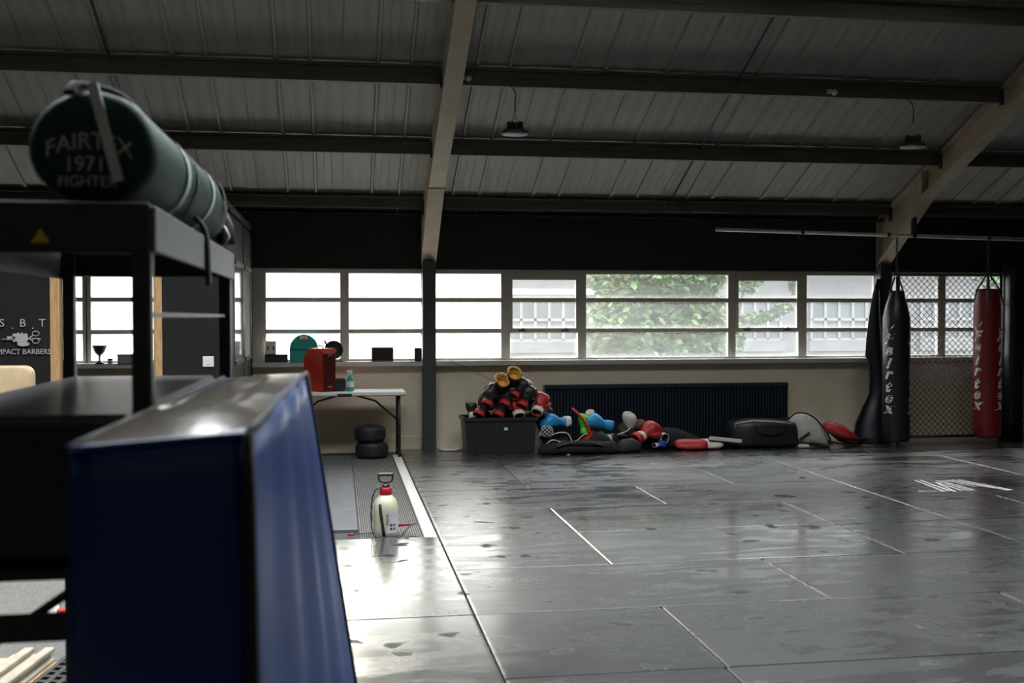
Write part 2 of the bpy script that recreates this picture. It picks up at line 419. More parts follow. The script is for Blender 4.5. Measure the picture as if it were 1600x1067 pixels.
row(10.61, 12.84, [1.845, 3.96, 5.08]); row(10.61, 11.72, [5.08, 7.25, 9.42, 12.675]); row(11.72, 12.84, [5.08, 7.25, 9.42, 12.675])
row(12.84, 14.06, [.76, 2.93, 5.08, 7.25, 9.42, 12.675])
for a, b in ((-1.0, 1.67), (1.67, 3.91), (3.91, 6.15), (6.15, 8.40)): floor_mat(-.325, .76, max(a, 0), b)
# white kerb along the matting
tag(bx((.65, 8.42, -.04), (.748, 13.53, .0), .004).build('trim_1', m_kerb), kind='structure')
# carpet runner, rubber tiles and pale carpet left of the matting
tag(bx((.15, 8.42, -.04), (.65, 13.9, -.03)).build('carpet_runner', m_carpet), 'grey ribbed carpet runner under the garden sprayer', 'carpet')
rt = thing('rubber_tile_strip', 'dark grey rubber tile strip beside the ribbed carpet runner', 'flooring', (0, 0, -.04))
for y0, y1 in ((8.85, 9.8), (9.8, 10.75), (10.75, 11.7), (11.7, 12.66), (12.66, 13.6)):
    bx((-1.0, y0+.004, 0), (.146, y1-.004, .03), .004).build('tile', m_tile, rt)
pc = thing('pale_carpet', 'pale speckled carpet tiles on the floor behind the storage rack', 'carpet', (0, 0, -.04))
for i in range(5):
    for j in range(6):
        bx((-4.9+i*.9, 2.2+j*1.08, 0), (-4.9+(i+1)*.9-.006, 2.2+(j+1)*1.08-.006, .012), .002).build('carpet_tile', m_pale_carpet, pc)

# ---- back wall with window band
ZB, ZT = 1.135, 2.275
WY = 14.1
wall = bx((-5.2, WY, -.16), (13.2, WY+.25, 1.07)).build('wall_back', m_cream); tag(wall, kind='structure')
bx((-5.2, WY-.02, ZT+.045), (13.2, WY+.25, 3.2)).build('upper_wall', m_black_wall, wall)
bx((-5.2, WY-.13, 1.07), (7.29, WY+.25, ZB), .006).build('window_sill', m_sill, wall)
bx((7.48, WY-.06, 1.07), (13.2, WY+.25, ZB), .006).build('window_sill', m_sill, wall)
bx((-1.17, WY, ZB), (-.967, WY+.1, ZT+.05)).build('window_pier', m_frame, wall)
bx((-1.0, WY-.03, -.04), (1.05, WY, .16), .005).build('skirting', m_cream, wall)
bx((1.24, WY-.06, -.04), (2.6, WY, .02), .005).build('skirting', m_white, wall)
for x0, x1, y0 in ((1.06, 1.228, 13.93), (7.31, 7.47, 13.93), (9.27, 9.5, 13.98)):
    c = MB(); c.box((x0, y0, -.04), (x1, WY+.06, 2.42), None, .006)
    c.build('column', m_col, wall)
WINS = [(-4.2, -3.12, 's'), (-3.02, -1.98, 's'), (-1.88, -1.16, 's'), (-.908, .017, 'h'), (.13, 1.055, 'h'), (1.235, 2.097, 'h'), (2.215, 3.122, 'v'),
        (3.235, 5.198, 's'), (5.307, 6.202, 'v'), (6.322, 7.304, 's'), (7.578, 8.258, 's'), (8.373, 9.26, 's'), (9.62, 10.6, 's'), (10.72, 11.7, 's'), (11.82, 12.9, 's')]
ROWS = [(1.165, 1.49), (1.548, 1.892), (1.95, 2.262)]
pieces = []
for i, (x0, x1, k) in enumerate(WINS):
    f = MB()
    m0, m1 = x0-.06, x1+.06
    y0, y1 = WY+.0, WY+.07
    f.box((m0, y0, ZB), (x0, y1, ZT+.045), None, .004); f.box((x1, y0, ZB), (m1, y1, ZT+.045), None, .004)
    f.box((x0, y0, ZB), (x1, y1, ROWS[0][0]), None, .004); f.box((x0, y0, ROWS[0][1]), (x1, y1, ROWS[1][0]), None, .006)
    f.box((x0, y0, ROWS[1][1]), (x1, y1, ROWS[2][0]), None, .006); f.box((x0, y0, ROWS[2][1]), (x1, y1, ZT+.045), None, .004)
    wo = f.build('window_%d' % (i+1), m_frame); tag(wo, kind='structure')
    if k == 'v':   # opening vent: a proud sash round the two upper rows, with catches
        s = MB(); a, b = x0, x1; z0, z1 = 1.515, 2.215
        s.box((a, y0-.02, z0), (a+.03, y0+.03, z1+.05)); s.box((b-.03, y0-.02, z0), (b, y0+.03, z1+.05))
        s.box((a+.03, y0-.02, z0), (b-.03, y0+.03, z0+.035)); s.box((a+.03, y0-.02, z1-.03), (b-.03, y0+.03, z1+.05))
        s.build('sash', m_frame, wo)
        for dx in (.17, .8):
            h = MB(); h.box((x0+dx*(x1-x0)-.05, y0-.03, 1.512), (x0+dx*(x1-x0)+.05, y0-.018, 1.53)); h.tube([(x0+dx*(x1-x0), y0-.04, 1.52), (x0+dx*(x1-x0)+.01, y0-.045, 1.56)], .008, 6)
            h.build('catch', m_darkm, wo)
    for j, (z0, z1) in enumerate(ROWS):
        g = {'s': 'steamed_glass', 'h': 'steamed_glass_heavy', 'v': 'steamed_glass'}[k]
        if k == 'v' and (j == 2 or i == 8): g = 'clear_glass'
        bx((x0+.001, y0+.03, z0+.001), (x1-.001, y0+.034, z1-.001)).build('pane', MATS[g], wo)

# ---- side and rear walls
tag(bx((-5.4, -5.2, -.16), (-5.2, 14.35, 3.2)).build('wall_left', m_dark_wall), kind='structure')
tag(bx((13.2, -5.2, -.16), (13.4, 14.35, 7.6)).build('wall_right', m_dark_wall), kind='structure')
tag(bx((-5.4, -5.4, -.16), (13.4, -5.2, 3.2)).build('wall_front', m_dark_wall), kind='structure')
tag(bx((-5.4, -5.2, 3.2), (-5.2, 14.35, 7.6)).build('wall_gable', m_dark_wall), kind='structure')

# ---- roof: liner panels between purlins, rafters
YR = 4.45; ZR = roof_z(YR)
ceil_m = MB()
def slab(mb, x0, x1, y0, y1, lift=.02, th=.05):
    mb.add([(x, y, roof_z(y)+lift+t) for t in (0, th) for y in (y0, y1) for x in (x0, x1)], [(0, 2, 3, 1), (4, 5, 7, 6), (0, 1, 5, 4), (2, 6, 7, 3), (0, 4, 6, 2), (1, 3, 7, 5)])
slab(ceil_m, -5.4, 13.4, 14.4, 9.1)
slab(ceil_m, -5.4, 13.4, 4.6, YR)
xs = [-5.4] + [v for s in ADDED_SKYLIGHTS for v in s] + [13.4]
for a, b in zip(xs[0::2], xs[1::2]): slab(ceil_m, a, b, 9.1, 4.6)
def slab_r(mb, x0, x1, y0, y1, lift=.02, th=.05):
    Z = lambda y: roof_z(YR)-ROOF_S*(YR-y)
    mb.add([(x, y, Z(y)+lift+t) for t in (0, th) for y in (y0, y1) for x in (x0, x1)], [(0, 2, 3, 1), (4, 5, 7, 6), (0, 1, 5, 4), (2, 6, 7, 3), (0, 4, 6, 2), (1, 3, 7, 5)])
slab_r(ceil_m, -5.4, 13.4, YR, -5.45)
ceiling = ceil_m.build('ceiling', m_roof); tag(ceiling, kind='structure')
for n, (a, b) in enumerate(ADDED_SKYLIGHTS):
    s = MB(); slab(s, a, b, 9.1, 4.6, .03, .01)
    tag(s.build('window_%d' % (20+n), MATS['clear_glass']), kind='structure')  # pane of an added rooflight, out of view, there for extra daylight
# panels: shallow trays with raised ribs between them
pw = .337
ang = math.atan(ROOF_S)
def roof_strip(w, L, seam):
    """one liner tray: flat pan with an upstand rib at its left side; local x across, y up-slope, z normal (down is -z)"""
    r = .026
    if seam: prof = [(0, 0), (.004, .018), (.012, .018), (.016, 0), (w-.001, 0)]
    else: prof = [(0, 0), (.008, -r), (.034, -r), (.046, 0), (.12, 0), (.125, -.003), (.13, 0), (w*.62, 0), (w*.62+.005, -.003), (w*.62+.01, 0), (w-.001, 0)]
    mb = MB(); n = len(prof)
    vs = [(x, y, z) for y in (0, L) for x, z in prof] + [(x, y, .03) for y in (0, L) for x in (0, w-.001)]
    fs = [(i, i+1, n+i+1, n+i) for i in range(n-1)]
    return mb.add(vs, fs).mesh('roof_panel', m_roof)
Ls = (14.38-9.12)/math.cos(ang)
tr = [roof_strip(pw, Ls, False), roof_strip(pw, Ls, True)]
x = -5.2; k = 0
x0_rib = -.624 - 14*pw
k = 0
x = x0_rib
while x < 12.9:
    o = link('roof_panel', tr[1 if k % 3 == 1 else 0], ceiling, (x, 14.38, roof_z(14.38)-.002), (0, 0, 0))
    o.rotation_euler = (0, 0, 0)
    o.matrix_local = Matrix.Translation((x, 14.38, roof_z(14.38)+.012)) @ Matrix(((1, 0, 0, 0), (0, -math.cos(ang), math.sin(ang), 0), (0, math.sin(ang), math.cos(ang), 0), (0, 0, 0, 1)))
    x += pw; k += 1
def purlin(y, h, x0, x1):
    p = MB(); zt = roof_z(y)
    # Z-section: web + flanges, slightly canted with the roof
    p.box((x0, y, zt-h), (x1, y+.012, zt-.005)); p.box((x0, y+.012, zt-h), (x1, y+.075, zt-h+.012)); p.box((x0, y+.066, zt-h+.012), (x1, y+.075, zt-h+.03))
    p.box((x0, y-.006, zt-h*.62), (x1, y, zt-h*.55)); p.box((x0, y-.006, zt-h*.25), (x1, y, zt-h*.2))
    p.box((x0, y-.07, zt-.03), (x1, y, zt-.012))
    return p
BAYS = [(-5.2, 1.04), (1.25, 7.29), (7.49, 13.2)]
for y, h in ((13.68, .15), (12.46, .185), (11.22, .19), (10.02, .2), (8.8, .2)):
    for a, b in BAYS: purlin(y, h, a, b).build('purlin', m_purlin, ceiling)
# anti-sag rods
for x in (4.231, -2.20, 9.6):
    r = MB(); r.tube([(x, 13.9, roof_z(13.9)-.06), (x, 9.15, roof_z(9.15)-.06)], .013, 6); r.build('sag_rod', m_blackm, ceiling)
# eaves angle
e = MB(); e.box((-5.2, 13.95, 3.0), (13.2, 14.08, 3.02)); e.build('eaves_flashing', m_darkm, ceiling)
def rafter(xc, flange):
    hw = .095
    r = MB()
    def seg(yA, zA0, zA1, yB, zB0, zB1, hx):
        r.add([(xc+sx*hx, y, z) for sx in (-1, 1) for (y, z) in ((yA, zA0), (yA, zA1), (yB, zB1), (yB, zB0))],
              [(0, 1, 2, 3), (7, 6, 5, 4), (0, 4, 5, 1), (1, 5, 6, 2), (2, 6, 7, 3), (3, 7, 4, 0)])
    d = .345; t = .03
    yA, yB = 14.02, YR
    # web, bottom flange, top flange of the rafter; then the haunch
    seg(12.86, roof_z(12.86)-d, roof_z(12.86)-.02, yB, roof_z(yB)-d, roof_z(yB)-.02, .012 if not flange else hw*.95)
    seg(12.86, roof_z(12.86)-d-t*.5, roof_z(12.86)-d+t*.5, yB, roof_z(yB)-d-t*.5, roof_z(yB)-d+t*.5, hw)
    seg(yA, roof_z(yA)-.05, roof_z(yA)-.02, yB, roof_z(yB)-.05, roof_z(yB)-.02, hw)
    zc = roof_z(12.86)-d
    seg(14.03, 2.40, 3.0, 12.86, zc, roof_z(12.86)-.04, .012 if not flange else hw*.95)
    seg(14.03, 2.385, 2.415, 12.86, zc-.015, zc+.015, hw)
    r.box((xc-hw, 14.0, 2.385), (xc+hw, 14.03, 3.02))
    if not flange: r.box((xc-hw, 12.85, zc), (xc+hw, 12.87, roof_z(12.86)-.03))
    else: r.box((xc-hw-.004, 12.84, zc-.02), (xc+hw+.004, 12.88, zc+.1))
    o = r.build('rafter', m_rafter, ceiling)
    for y in (13.62, 12.4, 11.16, 9.96):
        c = MB(); z = roof_z(y)-.2
        c.box((xc-hw-.02, y-.03, z-.06), (xc-hw, y+.03, z+.12)); c.box((xc+hw, y-.03, z-.06), (xc+hw+.02, y+.03, z+.12)); c.build('cleat', m_darkm, o)
rafter(1.145, True); rafter(7.385, False)

# ---- barber room partition
pf = MB(); YF = 10.9
pf.box((-5.2, YF, -.04), (-2.70, YF+.1, 2.74)); pf.box((-1.68, YF, -.04), (-1.07, YF+.1, 2.74)); pf.box((-2.70, YF, 2.16), (-1.68, YF+.1, 2.74))
wb = pf.build('wall_partition_front', m_dark_wall); tag(wb, kind='structure')
tj = MB()
tj.box((-2.70, YF-.01, -.04), (-2.615, YF+.11, 2.16)); tj.box((-1.755, YF-.01, -.04), (-1.68, YF+.11, 2.16)); tj.box((-2.615, YF-.01, 2.09), (-1.755, YF+.11, 2.16))
tag(tj.build('trim_2', m_timber), kind='structure')
ps = MB(); XP = -1.07
for y0, y1, z0, z1 in ((YF+.1, 11.6, -.04, 2.74), (11.6, 14.08, -.04, 1.2), (11.6, 14.08, 2.29, 2.74), (12.66, 12.82, 1.2, 2.29), (13.72, 14.08, 1.2, 2.29)):
    ps.box((XP-.1, y0, z0), (XP, y1, z1))
wsd = ps.build('wall_partition_side', m_dark_wall); tag(wsd, kind='structure')
for i, (y0, y1) in enumerate(((11.6, 12.66), (12.82, 13.72))):
    f = MB()
    f.box((XP-.08, y0, 1.2), (XP+.008, y0+.04, 2.29)); f.box((XP-.08, y1-.04, 1.2), (XP+.008, y1, 2.29)); f.box((XP-.08, y0+.04, 1.2), (XP+.02, y1-.04, 1.24)); f.box((XP-.08, y0+.04, 2.25), (XP+.02, y1-.04, 2.29))
    wo = f.build('window_%d' % (30+i), m_blackm); tag(wo, kind='structure')
    bx((XP-.002, y0+.041, 1.241), (XP+.003, y1-.041, 2.249)).build('pane', MATS['grey_glass'], wo)
for y in (12.74, 13.8):
    bx((XP, y-.012, -.04), (XP+.008, y+.012, 2.74)).build('cover_strip', m_blackm, wsd)
tb = thing('timber_plate', 'raw orange timber plate and offcut on top of the barber partition corner', 'timber', (-1.1, 10.95, 2.74))
bx((-.55, -.05, 0), (.03, .05, .05), .003).build('plate', m_timber, tb); bx((-.2, -.05, .05), (-.02, .0, .12), .003).build('offcut', m_timber, tb)
bx((-.01, -.05, .052), (.03, 3.1, .11), .003).build('side_plate', m_dark_wall, tb)

# ================================================================== OUTSIDE
tag(bx((-60, 14.4, -2.2), (80, 90, -2.0)).build('yard_ground', m_ground), 'pale yard surface outside the steamed windows', 'yard', kind='structure')
# white building across the yard
bd = thing('white_building', 'white rendered building with ribbon windows seen through the steamed panes', 'building', (0, 27, -2.0))
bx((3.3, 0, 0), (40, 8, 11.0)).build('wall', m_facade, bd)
bx((3.2, -.15, 4.25), (9.0, 0, 4.4), .02).build('gutter', m_greym, bd)
def far_win(x0, x1, z0, z1, nm, nt_=1):
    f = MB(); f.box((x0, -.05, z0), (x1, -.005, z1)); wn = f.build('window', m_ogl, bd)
    fr = MB()
    for i in range(nm+1):
        x = x0+(x1-x0)*i/nm; fr.box((x-.035, -.1, z0), (x+.035, -.051, z1))
    for i in range(nt_+2):
        z = z0+(z1-z0)*i/(nt_+1); fr.box((x0, -.1, z-.035), (x1, -.051, z+.035))
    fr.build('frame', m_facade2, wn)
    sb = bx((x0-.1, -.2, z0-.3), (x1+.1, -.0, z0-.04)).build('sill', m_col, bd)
for a, b, n in ((4.15, 6.3, 6), (6.8, 8.9, 6), (10.3, 11.35, 3), (12.2, 14.5, 6), (15.3, 17.5, 6), (18.4, 20.6, 6)): far_win(a, b, 3.1, 4.15, n)
for a, b, n in ((10.3, 11.35, 3), (12.2, 14.5, 6), (15.3, 17.5, 6), (18.4, 20.6, 6)): far_win(a, b, 5.9, 7.0, n)
def tree(name, label, base, crown, n, size, leaf, seed, tx=0.0):
    rnd = random.Random(seed); t = thing(name, label, 'tree', base)
    tk = MB(); tk.tube(sm([(tx, 0, 0), (tx+.1, 0, 1.2), (tx+.05, .1, 2.6), (tx+.1, .1, 3.6)]), .10, 8)
    for c, r in crown[:5]: tk.tube([(tx+.05, .05, 3.3), tuple(Vector(c))], [.05, .02], 6)
    tk.build('trunk', m_bark, t)
    for li, mtl in enumerate(leaf):
        mb = MB()
        for i in range(n//len(leaf)):
            c, r = rnd.choice(crown)
            d = Vector((rnd.gauss(0, 1), rnd.gauss(0, 1), rnd.gauss(0, 1))).normalized()*rnd.uniform(.35, 1)**.5
            p = Vector(c) + Vector((d.x*r[0], d.y*r[1], d.z*r[2]))
            s = size*rnd.uniform(.6, 1.3)
            E_ = Euler((rnd.uniform(-1, 1), rnd.uniform(-1, 1), rnd.uniform(0, 6.28))).to_matrix()
            q = [(0, -.5, 0), (.32, -.1, .06), (.22, .3, .02), (0, .55, -.05), (-.22, .3, .02), (-.32, -.1, .06)]
            mb.add([p + E_ @ (Vector(u)*s) for u in q], [(0, 1, 2, 3), (0, 3, 4, 5)])
        o = mb.build('foliage', mtl, t); o['kind'] = 'stuff'
    return t
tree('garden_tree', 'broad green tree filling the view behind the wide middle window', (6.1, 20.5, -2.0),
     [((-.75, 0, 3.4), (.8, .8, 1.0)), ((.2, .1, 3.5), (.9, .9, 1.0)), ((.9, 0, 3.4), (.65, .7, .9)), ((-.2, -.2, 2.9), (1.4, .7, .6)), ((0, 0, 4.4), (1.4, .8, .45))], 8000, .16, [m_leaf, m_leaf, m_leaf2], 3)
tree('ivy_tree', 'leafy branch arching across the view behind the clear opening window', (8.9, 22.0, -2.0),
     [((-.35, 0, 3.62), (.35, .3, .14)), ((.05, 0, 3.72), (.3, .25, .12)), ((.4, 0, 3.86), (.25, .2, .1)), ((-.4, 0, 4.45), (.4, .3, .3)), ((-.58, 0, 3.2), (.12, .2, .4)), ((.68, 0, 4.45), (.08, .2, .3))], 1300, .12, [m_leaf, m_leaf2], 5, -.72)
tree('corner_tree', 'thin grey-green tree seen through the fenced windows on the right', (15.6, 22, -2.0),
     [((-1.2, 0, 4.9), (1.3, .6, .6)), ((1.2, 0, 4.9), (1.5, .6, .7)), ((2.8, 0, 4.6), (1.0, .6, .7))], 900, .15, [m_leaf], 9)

# ================================================================== FURNISHINGS AT THE BACK WALL
def rnd_box(mb, a, b, ch): return mb.box(a, b, None, ch)

# ---- radiator
rad = thing('radiator', 'long dark navy finned radiator under the windows', 'radiator', (2.65, 13.95, .02))
RWd = 3.34; RH = .79
mb = MB(); mb.box((0, -.02, RH-.05), (RWd, .12, RH), None, .005); mb.build('top_grille', m_navyr, rad)
for a in (0, RWd-.02): bx((a, 0, .06), (a+.02, .12, RH-.05)).build('end_panel', m_navyr, rad)
bx((.02, .04, .06), (RWd-.02, .1, RH-.05)).build('back_plate', m_navyr, rad)
nf = 76; pit = (RWd-.05)/nf
fm = MB().prism([(0, .04), (.006, 0), (pit*.62, 0), (pit*.62+.006, .04)], .08, RH-.055, 'Z').mesh('fin', m_navyr)
for i in range(nf): link('fin', fm, rad, (.028+i*pit, 0, 0))
bx((.2, .0, -.02), (.26, .1, .06)).build('foot', m_navyr, rad); bx((RWd-.26, .0, -.02), (RWd-.2, .1, .06)).build('foot', m_navyr, rad)

# ---- folding table and what stands on it
tb = thing('folding_table', 'white folding table with dark legs standing by the window wall', 'table', (.1, 13.5, -.03))
bx((-.72, -.3, .78), (.70, .3, .83), .012).build('tabletop', m_white, tb)
bx((-.12, -.305, .775), (.05, -.29, .81)).build('latch', m_blackp, tb)
for sx, xx in ((1, .62), (-1, -.64)):
    for yy in (-.22, .22):
        MB().tube([(xx, yy, .78), (xx, yy, 0.0)], .019, 8).build('leg', m_blackm, tb)
    l = MB(); l.tube([(xx, -.22, .08), (xx, .22, .08)], .012, 8); l.build('cross_bar', m_blackm, tb)
    l = MB(); l.tube([(xx-.005*sx, 0, .46), (xx-.28*sx, 0, .70), (xx-.56*sx, 0, .78)], .012, 8); l.tube([(xx, -.22, .46), (xx, .22, .46)], .012, 8); l.build('brace', m_blackm, tb)
# red case
rc = thing('red_case', 'red hard-shell case with maroon front standing on the folding table', 'case', (-.24, 13.45, .802), (0, 0, R(-52)))
c = MB(); c.prism([(-.19, 0), (.0, 0), (.19, 0), (.19, .46), (.14, .52), (-.10, .52), (-.19, .40)], -.085, .10, 'Y'); c.build('body', m_redp, rc)
Mc = Matrix.Identity(4)
c = MB(); c.box((.19, -.085, .01), (.20, .10, .46), None, .004); c.build('front_panel', m_redd, rc)
for z in (.05, .43):
    bx((.2, -.02, z), (.212, .04, z+.02), .003).build('latch', m_chrome, rc)
h = MB(); h.tube(sm([(-.03, 0, .52), (-.03, 0, .545), (.08, 0, .545), (.08, 0, .52)]), .008, 6); h.build('handle', m_redd, rc)
bk = thing('black_box', 'low black plastic box between the red case and the spray bottle', 'box', (-.03, 13.5, .802))
bx((-.12, -.1, 0), (.11, .1, .15), .012).build('body', m_blackp, bk); bx((-.125, -.105, .1), (.115, .105, .112)).build('rim', m_blackm, bk)
sb = thing('spray_bottle', 'small teal spray bottle with white trigger on the folding table', 'bottle', (.135, 13.38, .802))
MB().lathe([(.042, 0), (.046, .01), (.046, .13), (.03, .17), (.016, .185), (.016, .2)], 16).build('body', m_teal, sb)
MB().lathe([(.0468, .05), (.0468, .12)], 16, cap=False).build('label_band', m_white, sb)
c = MB(); c.lathe([(.02, .195), (.02, .22)], 12); c.box((-.045, -.014, .22), (.03, .014, .255), None, .006); c.box((-.03, -.008, .17), (-.02, .008, .225)); c.build('trigger', m_white, sb)
# ---- items on the window sill
def simple(name, label, cat, a, b, m, loc, ch=.006, extra=None, rz=0):
    t = thing(name, label, cat, loc, (0, 0, rz)); bx(a, b, ch).build('body', m, t)
    if extra: extra(t)
    return t
SY = 14.02
simple('sill_box', 'long black box lying at the left end of the window sill', 'box', (-.14, -.06, 0), (.14, .05, .1), m_blackp, (-.775, SY, ZB), extra=lambda t: bx((-.142, -.062, .07), (.142, .052, .078)).build('lid_seam', m_blackm, t))
def sock(t):
    for dx in (-.03, .035): bx((dx-.008, -.055, .05), (dx+.008, -.049, .1)).build('slot', m_darkm, t)
simple('adapter_box', 'upright pale grey box standing on the long black box', 'box', (-.065, -.05, 0), (.065, .04, .165), m_white, (-.845, SY, ZB+.1), extra=sock)
td = thing('teal_case', 'teal dome-topped case with pale carry handle on the sill', 'case', (-.435, SY, ZB))
n = 14; pts = [(-.175, 0), (-.175, .17)] + [(-.175*math.cos(PI*i/n), .17+.175*math.sin(PI*i/n)) for i in range(1, n)] + [(.175, .17), (.175, 0)]
MB().prism(pts, -.07, .05, 'Y').build('body', m_teal, td)
bx((-.05, -.078, .285), (.05, -.068, .33), .01).build('handle_recess', m_white, td); bx((-.035, -.082, .27), (.035, -.07, .29), .004).build('latch', m_orange, td)
bx((-.178, -.074, .15), (.178, .054, .16)).build('seam', m_blackp, td)
rl = thing('cable_reel', 'round dark cable reel on a wire stand on the sill', 'cable reel', (-.065, SY, ZB))
Mr = Matrix.Translation((0, 0, .15)) @ Matrix.Rotation(R(90), 4, 'X')
MB().lathe([(.0, -.035), (.118, -.035), (.118, -.028), (.07, -.028), (.07, .028), (.118, .028), (.118, .035), (.0, .035)], 28, Mr).build('drum', m_blackp, rl)
MB().lathe([(.035, .035), (.035, .045), (.0, .045)], 16, Mr).build('hub', m_orange, rl)
c = MB(); c.tube([(-.11, -.03, 0), (-.02, -.03, .1), (.02, -.03, .1), (.11, -.03, 0)], .006, 6); c.tube([(-.11, .04, 0), (-.02, .04, .1), (.02, .04, .1), (.11, .04, 0)], .006, 6); c.tube([(-.1, -.03, .005), (.12, -.03, .005)], .005, 6)
c.build('stand', m_blackm, rl); MB().tube([(-.09, -.03, .22), (-.115, -.03, .27)], .012, 8).build('crank', m_blackp, rl)
simple('speaker_box', 'dark wooden radio box near the middle of the left sill', 'radio', (-.14, -.06, 0), (.14, .05, .18), m_brown, (.55, SY, ZB), .01, extra=lambda t: bx((-.12, -.064, .02), (.12, -.058, .16)).build('grille', m_blackc, t))
def cabl(t): MB().tube(sm([(-.03, -.04, .12), (-.1, -.04, .17), (-.12, -.04, .06), (-.09, -.05, .005)]), .004, 6).build('cable', m_blackp, t)
simple('power_adapter', 'small black adapter with looping cable beside the window column', 'adapter', (-.045, -.05, 0), (.045, .03, .17), m_blackp, (1.0, SY-.02, ZB), .008, extra=cabl)
cable = MB().tube(sm([(1.42, 13.93, 1.137), (1.5, 13.92, 1.10), (1.70, 13.9, 1.0), (1.98, 13.62, .87)]), .004, 6).build('wall_cable', m_blackp)
tag(cable, 'thin dark cable hanging from the sill towards the glove pile', 'cable')
MB().tube(sm([(-.1, 13.93, 1.14), (-.12, 13.92, 1.05), (-.05, 13.9, .97), (-.07, 13.75, .955)]), .003, 5).build('drop_cable', m_blackp)
tag(bpy.data.objects['drop_cable'], 'thin cable dropping from the cable reel to the table', 'cable')
# ---- tyres under the table
def tyre(label, loc, r, h):
    t = thing('wheel_cushion', label, 'tyre', loc, group='tyres under the folding table')
    q = h/2
    MB().lathe([(r*.45, .02), (r*.72, .0), (r*.93, .02), (r, q*.6), (r, q*1.4), (r*.93, h-.02), (r*.72, h), (r*.45, h-.02)], 28, cap=False).build('tyre', m_rubber, t)
    MB().lathe([(.0, .03), (r*.46, .03), (r*.46, h-.03), (0, h-.03)], 20, cap=False).build('hub', m_blackm, t)
    tm = MB().box((-.012, 0, -h*.28), (.012, .012, h*.28)).mesh('tread_block', m_rubber)
    for k in range(22):
        a = 2*PI*k/22; o = link('tread_block', tm, t, (math.cos(a)*(r-.006), math.sin(a)*(r-.006), q)); o.rotation_euler = (0, 0, a-PI/2)
    return t
tyre('black tyre on the floor under the folding table, lower of two', (.395, 13.5, -.04), .195, .21)
tyre('black tyre resting on another tyre under the folding table', (.375, 13.5, .17), .185, .2)

# ---- boxing gloves ------------------------------------------------
def ring(c, rx, rz, tilt=0, n=14, sq=2.4):
    o = []
    for k in range(n):
        a = 2*PI*k/n; ca, sa = math.cos(a), math.sin(a)
        x = rx*math.copysign(abs(ca)**(2/sq), ca); z = rz*math.copysign(abs(sa)**(2/sq), sa)
        o.append(Vector((c[0]+x, c[1]-z*math.sin(tilt), c[2]+z*math.cos(tilt))))
    return o
def glove_meshes():
    fist = MB().rings([ring((0, .085, 0), .05, .043), ring((0, .115, .002), .054, .046), ring((0, .14, .008), .073, .06), ring((0, .175, .014), .083, .074), ring((0, .215, .014), .088, .082, .1), ring((0, .25, .010), .086, .082, .2), ring((0, .28, .002), .075, .07, .35), ring((0, .3, -.008), .054, .048, .5), ring((0, .308, -.014), .024, .02, .6)])
    thumb = MB().rings([ring((.06, .12, .0), .02, .022, n=10), ring((.085, .15, -.008), .03, .03, n=10), ring((.095, .19, -.018), .032, .033, n=10), ring((.088, .23, -.03), .028, .03, n=10), ring((.075, .252, -.038), .012, .014, n=10)])
    cuff = MB().rings([ring((0, .0, 0), .052, .045), ring((0, -.004, 0), .058, .05), ring((0, .02, 0), .061, .054), ring((0, .06, 0), .058, .05), ring((0, .092, 0), .055, .047), ring((0, .1, 0), .05, .042)], cap=False)
    lin = MB().rings([ring((0, .0, 0), .053, .046), ring((0, .012, 0), .044, .037), ring((0, .05, 0), .038, .03)], cap=False)
    li2 = MB().add(ring((0, .05, 0), .038, .03), [tuple(range(14))])
    lin.v += []; n = len(lin.v); lin.add(li2.v, li2.f)
    strap = MB().rings([ring((0, -.006, 0), .052, .046), ring((0, -.008, 0), .064, .057), ring((0, .02, 0), .067, .06), ring((0, .05, 0), .065, .058), ring((0, .052, 0), .055, .048)], cap=False)
    tongue = MB()
    return dict(fist=fist, thumb=thumb, cuff=cuff, lining=lin, strap=strap)
_gm = glove_meshes(); _gc = {}
def glove(label, loc, rot, fist, cuff, lining=None, strap=None, scale=1.0, group=None, loop=None):
    t = thing('boxing_glove', label, 'glove', loc, tuple(R(a) for a in rot), group); t.scale = (scale,)*3
    for part, m in (('fist', fist), ('thumb', fist), ('cuff', cuff), ('lining', lining or m_blackc), ('strap', strap)):
        if m is None: continue
        key = (part, m.name)
        if key not in _gc: _gc[key] = _gm[part].mesh(part, m)
        link(part, _gc[key], t)
    if loop:
        MB().tube(sm([(-.052, .004, .012), (-.045, .01, .055), (-.02, .014, .075), (.02, .014, .075), (.045, .01, .055), (.052, .004, .012)]), .011, 8).build('pull_loop', loop, t)
    return t
# storage crate
cr_ = thing('storage_crate', 'large open black plastic crate full of boxing gloves', 'crate', (1.97, 13.52, 0))
def crate(t, w0, w1, d0, d1, h, m):
    th = .012
    def rr(w, d, z): return [(-w, -d, z), (w, -d, z), (w, d, z), (-w, d, z)]
    MB().rings([rr(w0, d0, .0), rr(w1, d1, h), rr(w1-th, d1-th, h), rr(w0-th, d0-th, .012)], smooth=False).build('tub', m, t)
    r = MB(); e = .02
    r.rings([rr(w1+e, d1+e, h-.03), rr(w1+e, d1+e, h+.008), rr(w1-th, d1-th, h+.008), rr(w1-th, d1-th, h-.03)], cap=False, smooth=False); r.build('rim', m, t)
crate(cr_, .42, .45, .22, .24, .45, m_blackp)
bx((.04, -.245, .3), (.085, -.232, .335)).build('label_sticker', m_white, cr_)
for x in (-.3, .3): bx((x-.012, -.243, .02), (x+.012, -.228, .42)).build('rib', m_blackp, cr_)
GK = m_glovek
RB = 'black and red gloves heaped in the crate'
glove('black glove with yellow lining at the very top of the glove heap', (2.15, 13.30, .985), (-32, 6, 10), GK, GK, m_yellow, scale=1.5, group='yellow-lined gloves', loop=m_yellow)
